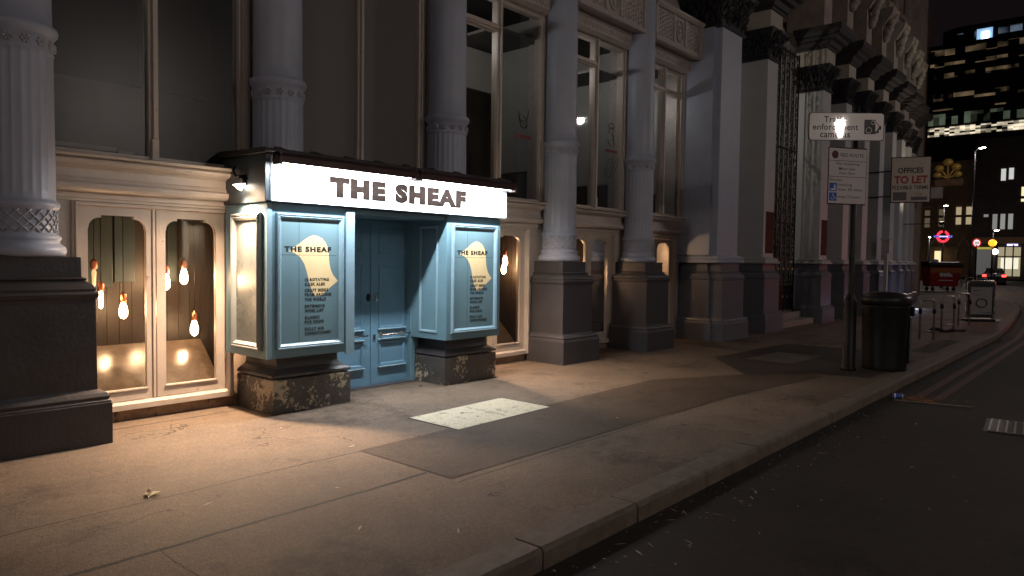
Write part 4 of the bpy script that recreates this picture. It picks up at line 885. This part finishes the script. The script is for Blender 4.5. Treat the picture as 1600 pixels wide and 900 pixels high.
street_lamp('low street lamp glowing between the shopfronts and the amber beacon', 74, 9.6, 4.6, .4, R(120), 130, 60)
street_lamp('distant street lamp beside the arches of the stone building', 84, 16.4, 4.4, .4, R(100), 220, 60)
# ------------------------------------------------------------------ junction furniture
rs = thing('roundel_sign', 'lit red ring station sign with a blue bar on a pole behind the waste container', 'station sign', (60, 10.85, -.12), -R(58))
MB().tube([(0, 0, 0), (0, 0, 3.2)], .06, 10).build('pole', black_metal, rs)
q = MB(); q.tube([(.36*math.cos(k*math.pi/12), 0, 3.75+.36*math.sin(k*math.pi/12)) for k in range(24)], .085, 8, closed=True); q.build('ring', emit('ring_red', (1, .03, .05), 1.6), rs)
MB().box(-.58, .58, -.11, .11, 3.67, 3.83).build('bar', emit('bar_blue', (.12, .12, .6), .8), rs); MB().box(-.30, .30, -.118, -.111, 3.72, 3.78).build('bar_caption', emit('bar_white', (.9, .9, 1), .9), rs)
MB().box(-.07, .07, -.13, .13, 3.83, 4.3).build('finial', black_metal, rs)
spd = thing('speed_sign', 'round lit 20 speed limit sign with red rim on a dark post', 'road sign', (50, 7.3, -.12), -R(52))
MB().tube([(0, 0, 0), (0, 0, 2.9)], .045, 8).build('post', black_metal, spd)
MB().prism(disc_pts(0, 3.02, .23, 28), -.02, .02, 'y').build('face', emit('speed_white', (.95, .9, .9), .9), spd)
MB().tube([(.22*math.cos(k*math.pi/14), -.02, 3.02+.22*math.sin(k*math.pi/14)) for k in range(28)], .035, 8, closed=True).build('rim', emit('speed_red', (.9, .05, .05), .5), spd)
v, f = text_mesh('20', -.12, 2.94, .24, .16, -.022, .03, 1.0); MB().add(v, f).build('digits', black_ink, spd)
be = thing('beacon', 'amber globe crossing beacon glowing on a post at the junction', 'crossing beacon', (58, 7.55, -.12))
MB().tube([(0, 0, 0), (0, 0, 3.0)], .05, 8).build('post', black_metal, be); MB().ball((0, 0, 3.22), .24, 0).build('globe', emit('amber_globe', (1, .30, .02), 2.2), be)
point('amber_light', (0, -.4, 3.2), 60, (1, .45, .1), .1, be)
gb = thing('globe_lamp', 'white globe lamp on a post just below the amber beacon', 'globe lamp', (66, 8.4, -.12))
MB().tube([(0, 0, 0), (0, 0, 2.55)], .05, 8).build('post', black_metal, gb); MB().ball((0, 0, 2.75), .22, 0).build('globe', emit('white_globe', (.9, .88, 1), 7), gb)
def bicycle(label, x, y, rz):
    t = thing('bicycle', label, 'bicycle', (x, y, -.1), rz, 'bicycles parked at the junction')
    for xx in (-.52, .52):
        wm = MB(); wm.tube([(xx+.33*math.cos(k*math.pi/10), 0, .34+.33*math.sin(k*math.pi/10)) for k in range(20)], .02, 6, closed=True)
        for k in range(6): a = k*math.pi/6; wm.tube([(xx+.32*math.cos(a), 0, .34+.32*math.sin(a)), (xx-.32*math.cos(a), 0, .34-.32*math.sin(a))], .004, 3)
        wm.build('wheel', mat('bike_grey', (.3, .28, .27), .5), t)
    fm_ = MB(); J = {'a': (-.52, 0, .34), 'b': (-.08, 0, .32), 'c': (-.2, 0, .85), 'd': (.36, 0, .86), 'e': (.52, 0, .34)}
    for p, q_ in ('ab', 'bc', 'ca', 'cd', 'bd', 'de'): fm_.tube([J[p], J[q_]], .018, 6)
    fm_.tube([(.36, 0, .86), (.33, 0, 1.0)], .016, 6); fm_.tube([(.38, -.27, 1.02), (.33, 0, 1.0), (.38, .27, 1.02)], .014, 6)
    fm_.build('frame', mat('bike_white', (.45, .42, .4), .4), t); MB().ball((-.22, 0, .93), .08, 0, (1.6, .9, .5), 8, 5).build('saddle', black_ink, t)
bicycle('bicycle parked left of the speed sign post', 54, 9.15, -R(30)); bicycle('bicycle parked right of the speed sign post', 52.5, 7.35, -R(55)); bicycle('bicycle leaning behind the speed sign post', 55.5, 8.4, -R(70))

# vehicles
bus = thing('bus', 'red bus waiting at the right edge of the view with lit side windows', 'bus', (50.2, 3.0, -.12), R(3))
MB().loft([(.30, -5, 5, -1.22, 1.22), (.9, -5, 5, -1.25, 1.25), (2.9, -5, 5, -1.22, 1.22), (3.15, -4.9, 4.9, -1.05, 1.05)]).build('body', mat('bus_red', (.35, .02, .02), .25, var=.1), bus, bevel=.06)
q = MB(); q.box(-5.02, -4.995, -1.05, 1.05, 1.25, 2.5); 
for k in range(6): q.box(-4.7+k*1.6, -3.25+k*1.6, 1.245, 1.27, 1.3, 2.35)
q.build('window', emit('bus_window', (.35, .4, .55), .22), bus)
q = MB()
for s in (-1, 1): q.box(-5.03, -5.0, s*1.08-.08, s*1.08+.08, .95, 1.15)
q.box(-4.9, -4.8, .9, 1.15, 3.12, 3.2); q.build('tail_light', emit('tail_red', (1, .04, .03), 5), bus)
for xx in (-3.2, 3.2): q = MB(); q.tube([(xx, -1.2, .48), (xx, 1.22, .48)], .48, 16); q.build('wheel', black_ink, bus)
MB().box(-5.025, -4.99, .5, .85, 2.52, 2.85).build('indicator_panel', emit('bus_sign_glow', (1, .8, .5), 1.5), bus)
car = thing('car', 'dark car with red tail lights crossing the junction below the shop windows', 'car', (76, 9.7, -.12), R(8))
MB().loft([(.2, -2.1, 2.1, -.85, .85), (.7, -2.2, 2.1, -.88, .88), (.95, -2.1, 2.0, -.85, .85), (1.0, -1.8, 1.2, -.75, .75), (1.45, -1.3, .5, -.6, .6)]).build('body', mat('dark_car_paint', (.02, .02, .03), .2), car, bevel=.05)
MB().box(-2.22, -2.19, .55, .85, .7, .9).box(-2.22, -2.19, -.85, -.55, .7, .9).build('tail_light', emit('tail_red', (1, .04, .03), 5), car)
for xx in (-1.35, 1.35): MB().tube([(xx, -.87, .32), (xx, .87, .32)], .32, 14).build('wheel', black_ink, car)
MB().box(-1.82, -1.4, -.6, .6, 1.0, 1.3).build('rear_window', mat('dark_window', (.015, .013, .014), .12), car)
tlx = thing('assumed_traffic_light', 'assumed traffic signal showing red on the opposite pavement, added out of view to the right', 'assumed traffic light', (31, -3.9, -.1), R(40))  # unseen signal, assumed and added to tint the far pedestals red
MB().tube([(0, 0, 0), (0, 0, 3.1)], .055, 8).build('pole', black_metal, tlx); MB().box(-.15, .15, .06, .25, 2.2, 3.1).build('housing', black_ink, tlx)
MB().tube([(0, .25, 2.92), (0, .28, 2.92)], .1, 14).build('red_lens', emit('assumed_signal_red', (1, .03, .03), 30), tlx)
point('assumed_signal_light', (0, .5, 2.9), 300, (1, .05, .06), .08, tlx, R(40), (-.05, 1, -.15))  # red spot added with the assumed signal, aimed at the pier bases

# ------------------------------------------------------------------ background buildings
tw = thing('office_tower', 'dark rounded office tower far behind with strips of lit floors', 'office tower', (172, 22, 0))
q = MB(); q.prism([(0, -13), (4, -15), (26, -15), (26, 17), (2, 16), (0, 13)], 0, 47, 'z'); q.prism([(1, -10), (5, -12), (20, -12), (20, 11), (3, 11), (1, 8)], 47, 50.6, 'z'); q.build('shell', mat('tower_dark_cladding', (.03, .026, .03), .5), tw)
def band_mat(name, c, s, dens, scx, scz):
    if name in MATS: return MATS[name]
    M = bpy.data.materials.new(name); M.use_nodes = True; nt = M.node_tree; N = nt.nodes; L = nt.links; b = N['Principled BSDF']; b.inputs['Base Color'].default_value = (.02, .02, .02, 1)
    tc = N.new('ShaderNodeTexCoord'); mp = N.new('ShaderNodeMapping'); mp.inputs['Scale'].default_value = (scx, scx, scz); L.new(tc.outputs['Object'], mp.inputs[0])
    n1 = N.new('ShaderNodeTexVoronoi'); n1.inputs['Scale'].default_value = 1; n1.inputs['Randomness'].default_value = 0; n1.distance = 'CHEBYCHEV'; L.new(mp.outputs[0], n1.inputs['Vector'])
    n2 = N.new('ShaderNodeTexNoise'); n2.inputs['Scale'].default_value = .22; L.new(tc.outputs['Object'], n2.inputs['Vector'])
    sx = N.new('ShaderNodeSeparateColor'); L.new(n1.outputs['Color'], sx.inputs[0])
    m1 = N.new('ShaderNodeMath'); m1.operation = 'MULTIPLY'; L.new(sx.outputs[0], m1.inputs[0]); L.new(n2.outputs['Fac'], m1.inputs[1])
    mr = N.new('ShaderNodeMapRange'); mr.inputs[1].default_value = dens; mr.inputs[2].default_value = .55; mr.inputs[3].default_value = 0; mr.inputs[4].default_value = s; L.new(m1.outputs[0], mr.inputs[0])
    b.inputs['Emission Color'].default_value = (*c, 1); L.new(mr.outputs[0], b.inputs['Emission Strength']); MATS[name] = M; return M
hot = band_mat('lit_office_floor', (1, .86, .62), 1.0, .10, 1.1, 2.6); warm = band_mat('half_lit_office_floor', (.95, .66, .36), .13, .30, .55, .9); green = band_mat('dim_green_floor', (.6, .75, .5), .12, .2, .9, .45); cold = band_mat('cold_lit_floor', (.45, .62, .85), .35, .25, .5, .5)
for z0, z1, m_ in ((28.3, 30.1, hot), (30.6, 32.9, green), (35.6, 37.0, warm), (40.2, 41.2, warm), (42.6, 43.4, warm), (44.9, 46.2, warm), (47.9, 49.2, cold), (33.6, 34.6, warm)):
    y0, y1 = (-12.6, 12.6) if z0 < 47 else (-7, 8)
    q = MB(); q.box(-.12 if z0 < 47 else .9, -.02 if z0 < 47 else .98, y0, y1, z0, z1); q.build('lit_floor', m_, tw)
MB().box(.7, .88, 1.9, 4.6, 47.0, 49.4).build('bright_window', emit('cold_bright_window', (.35, .6, .9), .7), tw); MB().box(.5, .69, 2.5, 3.7, 47.2, 48.7).build('bright_window', emit('cold_brightest_window', (.7, .85, 1), 7), tw)
ledge = MB()
for z in (27.6, 30.3, 33.2, 35.2, 37.6, 39.8, 42.2, 44.5, 46.8): ledge.box(-.4, -.0, -12.9, 12.9, z, z+.25)
ledge.build('floor_ledge', mat('tower_dark_cladding', (.03, .026, .03), .5), tw)
ch = thing('stone_building', 'brown stone building with pointed blind arches across the junction', 'building', (106, 20, 0))
q = MB(); q.box(0, 8, -5, 14, 0, 14.8); q.box(-.3, 0, -5, 14, 7.6, 7.9); q.box(-.4, 0, -5, 14, 3.6, 3.9); q.box(-1.2, -.02, -5.2, 14, 0, 1.9); q.build('wall', mat('warm_brown_stone', (.25, .17, .10), .85, var=.3, nscale=.8), ch)
q = MB()
for cy_ in (-3.2, 0.0, 3.0): q.tube([(-.1, cy_-.8, 2.2), (-.1, cy_-.75, 3.4), (-.1, cy_-.4, 4.4), (-.1, cy_, 5.0), (-.1, cy_+.4, 4.4), (-.1, cy_+.75, 3.4), (-.1, cy_+.8, 2.2)], .13, 6)
q.build('arch_moulding', mat('pale_arch_stone', (.42, .34, .24), .8), ch)
for cy_, z, e in ((-2.5, 6.9, 'a'), (-3.6, 6.9, 'a'), (-.6, 6.7, 'b'), (1.0, 6.6, 'b'), (2.2, 10.2, 'b')):
    MB().box(-.06, -.01, cy_-.3, cy_+.3, z-.2, z+2.0).build('window', emit('warm_window_'+e, (1, .82, .5), .3 if e == 'a' else .06), ch)
for cy_ in (-2.5, -3.6, 1.0, -.6): MB().box(-.18, -.07, cy_-.42, cy_-.3, 6.6, 9.1).box(-.18, -.07, cy_+.3, cy_+.42, 6.6, 9.1).box(-.2, -.07, cy_-.45, cy_+.45, 8.95, 9.15).build('window_frame', mat('pale_arch_stone', (.42, .34, .24), .8), ch)
MB().box(-1.3, -1.22, -.9, -.2, 1.9, 3.3).build('kiosk_window', emit('small_warm_window', (1, .8, .45), .9), ch)
dbk = thing('shop_building', 'dark building with a few lit windows over lit shopfronts at the junction', 'building', (96, 10, 0))
q = MB(); q.box(0, 9, -10, 4.3, 0, 15.8); q.box(-.2, 0, -10, 4.3, 4.9, 5.3); q.box(-.25, 0, -10, 4.3, 8.9, 9.2); q.build('wall', mat('dark_facade', (.05, .035, .03), .8, var=.4, nscale=1), dbk)
for cy_, z0, h_, e, s in ((1.72, 11.0, 1.3, 'bright', .5), (1.0, 11.1, 1.25, 'bright', .5), (1.62, 5.6, 1.7, 'dim', .2), (.9, 5.6, 1.7, 'dim', .2), (2.35, 5.6, 1.7, 'faint', .15), (-.2, 8.6, 1.6, 'warm', .8), (3.2, 7.0, .3, 'faint', .15)):
    MB().box(-.06, -.01, cy_-.22, cy_+.22, z0, z0+h_).build('window', emit('shop_window_'+e, (.9, .92, .88) if e != 'warm' else (1, .9, .5), s), dbk)
q = MB().box(-.3, -.01, -.6, 4.2, 4.0, 4.7); q.build('fascia', mat('shop_fascia_brown', (.25, .13, .05), .6), dbk)
for y0, y1, z0, z1, n_, c_, s in ((-.2, 1.9, .4, 3.6, 'warm_shopfront', (.75, .65, .4), .35), (.0, 1.6, 1.2, 2.4, 'bright_shopfront', (.95, .9, .7), .8), (2.3, 3.9, .5, 3.3, 'dim_shopfront', (.25, .25, .25), .2), (2.3, 3.9, 3.35, 3.6, 'yellow_strip', (.7, .6, .1), .4), (.1, 1.1, 3.75, 3.95, 'blue_sign', (.55, .5, 1), 2.0)):
    MB().box(-.36 if 'bright' in n_ or 'blue' in n_ or 'yellow' in n_ else -.34, -.31 if not 'warm' in n_ else -.33, y0, y1, z0, z1).build('shopfront', emit(n_, c_, s), dbk)
ms = MB()
for yy in (-.25, .5, 1.25, 1.95, 2.2, 4.0): ms.box(-.42, -.33, yy-.06, yy+.06, .1, 3.9)
ms.box(-.42, -.33, -.3, 2.0, 2.5, 2.62); ms.build('shop_mullion', black_ink, dbk)
bc = thing('corner_building', 'brown facade seen edge on beyond the last pier with tiny orange lamps', 'building', (37, 9.5, 0))
MB().box(0, 4, -1.15, 6, 0, 14).box(-.1, .1, -1.25, -1.1, 0, 14).box(1.8, 2.0, -1.25, -1.1, 0, 14).build('wall', brown_brick, bc)
for x_, z_ in ((.4, 3.1), (.4, 5.4), (2.4, 3.0), (2.4, 5.2)): MB().ball((x_, -1.28, z_), .035, 0, seg=6, rings=4).build('lamp', emit('tiny_orange_lamp', (1, .4, .1), 10), bc)
op = thing('opposite_building', 'stone building with arched windows across the road, seen only in reflections', 'building', (8, -16, 0))
q = MB(); q.box(-30, 50, -1, 0, 0, 14)
for k in range(-5, 10):
    cx_ = k*4.5; q.tube([(cx_-1.1, .05, 1), (cx_-1.1, .05, 4.2)]+[(cx_-1.1*math.cos(a*math.pi/8), .05, 4.2+1.1*math.sin(a*math.pi/8)) for a in range(1, 8)]+[(cx_+1.1, .05, 4.2), (cx_+1.1, .05, 1)], .22, 6); q.box(cx_-1.0, cx_+1.0, -.0, .06, 3.9, 4.1)
q.box(-30, 50, 0, .4, 6.2, 6.6)
q.build('wall', mat('opposite_stone', (.34, .27, .18), .8, var=.3, nscale=1), op)
mb = MB(); mb.box(-60, 120, -30, -6.0+.0, -.13, -.01); struct(mb, 'opposite_pavement', pave_m)

# ------------------------------------------------------------------ litter
lf = thing('fallen_leaf', 'pale crumpled leaf lying on the joint of the near pavement', 'leaf', (1.93, 4.84, .006), .4)
q = MB()
for a, l in ((0, .10), (1.1, .08), (-1.0, .08), (2.4, .05), (-2.4, .05)):
    q.add([(0, 0, .004), (l*.5*math.cos(a+.4), l*.5*math.sin(a+.4), .016), (l*math.cos(a), l*math.sin(a), .006), (l*.5*math.cos(a-.4), l*.5*math.sin(a-.4), .012)], [(0, 1, 2, 3)])
q.ball((.03, .03, .03), .018, 0, (1, .6, .8), 6, 4); q.build('blade', mat('pale_leaf', (.6, .5, .3), .7), lf)
lf2 = thing('paper_scrap', 'small folded paper scrap lying near the kerb stones', 'paper scrap', (3.95, 2.84, .004), 1.0)
MB().add([(-.02, 0, .002), (.02, .005, .003), (.028, .03, .02), (-.01, .028, .024)], [(0, 1, 2, 3)]).build('paper', mat('scrap_paper', (.5, .42, .34), .7), lf2)
cup = thing('drink_cup', 'blue and white drinks can lying in the gutter beyond the litter bin', 'drinks can', (9.97, 2.24, -.07), R(110))
MB().tube([(-.055, 0, 0), (-.05, 0, 0), (.05, 0, 0), (.055, 0, 0)], .034, 16, rs=[.028, .033, .033, .028]).build('can', mat('blue_can', (.05, .09, .38), .3, .3), cup); MB().tube([(-.062, 0, 0), (-.056, 0, 0)], .032, 16).tube([(.02, 0, 0), (.035, 0, 0)], .0345, 16).build('lid', mat('can_white', (.7, .68, .65), .3), cup)
stk = thing('stick', 'long thin pale strip of wood lying on the road near the kerb', 'stick', (9.98, 1.85, -.11), -R(78))
MB().box(-.42, .42, -.012, .012, -.004, .006).build('strip', mat('grey_wood', (.22, .18, .15), .8, var=.3), stk)
dg = thing('drain_cover', 'iron grid drain cover set in the road', 'drain cover', (9.15, .85, -.117), R(5))
q = MB()
for k in range(13): q.box(-.36+k*.058, -.335+k*.058, -.30, .30, 0, .008)
for k in range(9): q.box(-.36, .36, -.30+k*.073, -.285+k*.073, .0, .010)
q.build('grid', mat('road_iron', (.05, .045, .04), .35, .6, var=.3), dg); MB().box(-.40, .40, -.34, .34, -.012, .001).build('pit', black_ink, dg)
lt = MB(); deb = mat('litter_bits', (.45, .37, .30), .8, var=.5, nscale=40)
for k in range(300):
    r_ = random.random()
    if r_ < .72: x = random.choice((3.4, 4.3, 5.0, 6.2, 7.4, 8.8, 11.5, 13.8))+random.gauss(0, .35); y = 2.38-abs(random.gauss(0, .22)); z = -.117
    elif r_ < .86: x = random.uniform(1.5, 12); y = random.uniform(-1.0, 2.0); z = -.117
    else: x = random.uniform(0, 11); y = random.uniform(2.7, 6.2); z = .004
    a = random.uniform(0, 3.14); l = random.uniform(.006, .022) if random.random() < .85 else .045; wd = random.uniform(.003, .009)
    c, s = math.cos(a), math.sin(a); h = random.uniform(.001, .006)
    lt.add([(x-l*c, y-l*s, z), (x-wd*s, y+wd*c, z+h), (x+l*c, y+l*s, z+.001), (x+wd*s, y-wd*c, z+.001)], [(0, 1, 2, 3), (0, 3, 2, 1)][:1])
o = lt.build('litter', deb); o['kind'] = 'stuff'
lt = MB()
for k in range(120):
    x = 10.15+random.gauss(0, .16); y = 2.02+random.gauss(0, .12); a = random.uniform(0, 3.14); l = random.uniform(.008, .03); c, s = math.cos(a), math.sin(a)
    lt.tube([(x-l*c, y-l*s, -.114), (x+l*c, y+l*s, -.112+random.uniform(0, .012))], .003, 3)
o = lt.build('spilt_food', mat('orange_scraps', (.38, .16, .06), .7, var=.4, nscale=60)); o['kind'] = 'stuff'
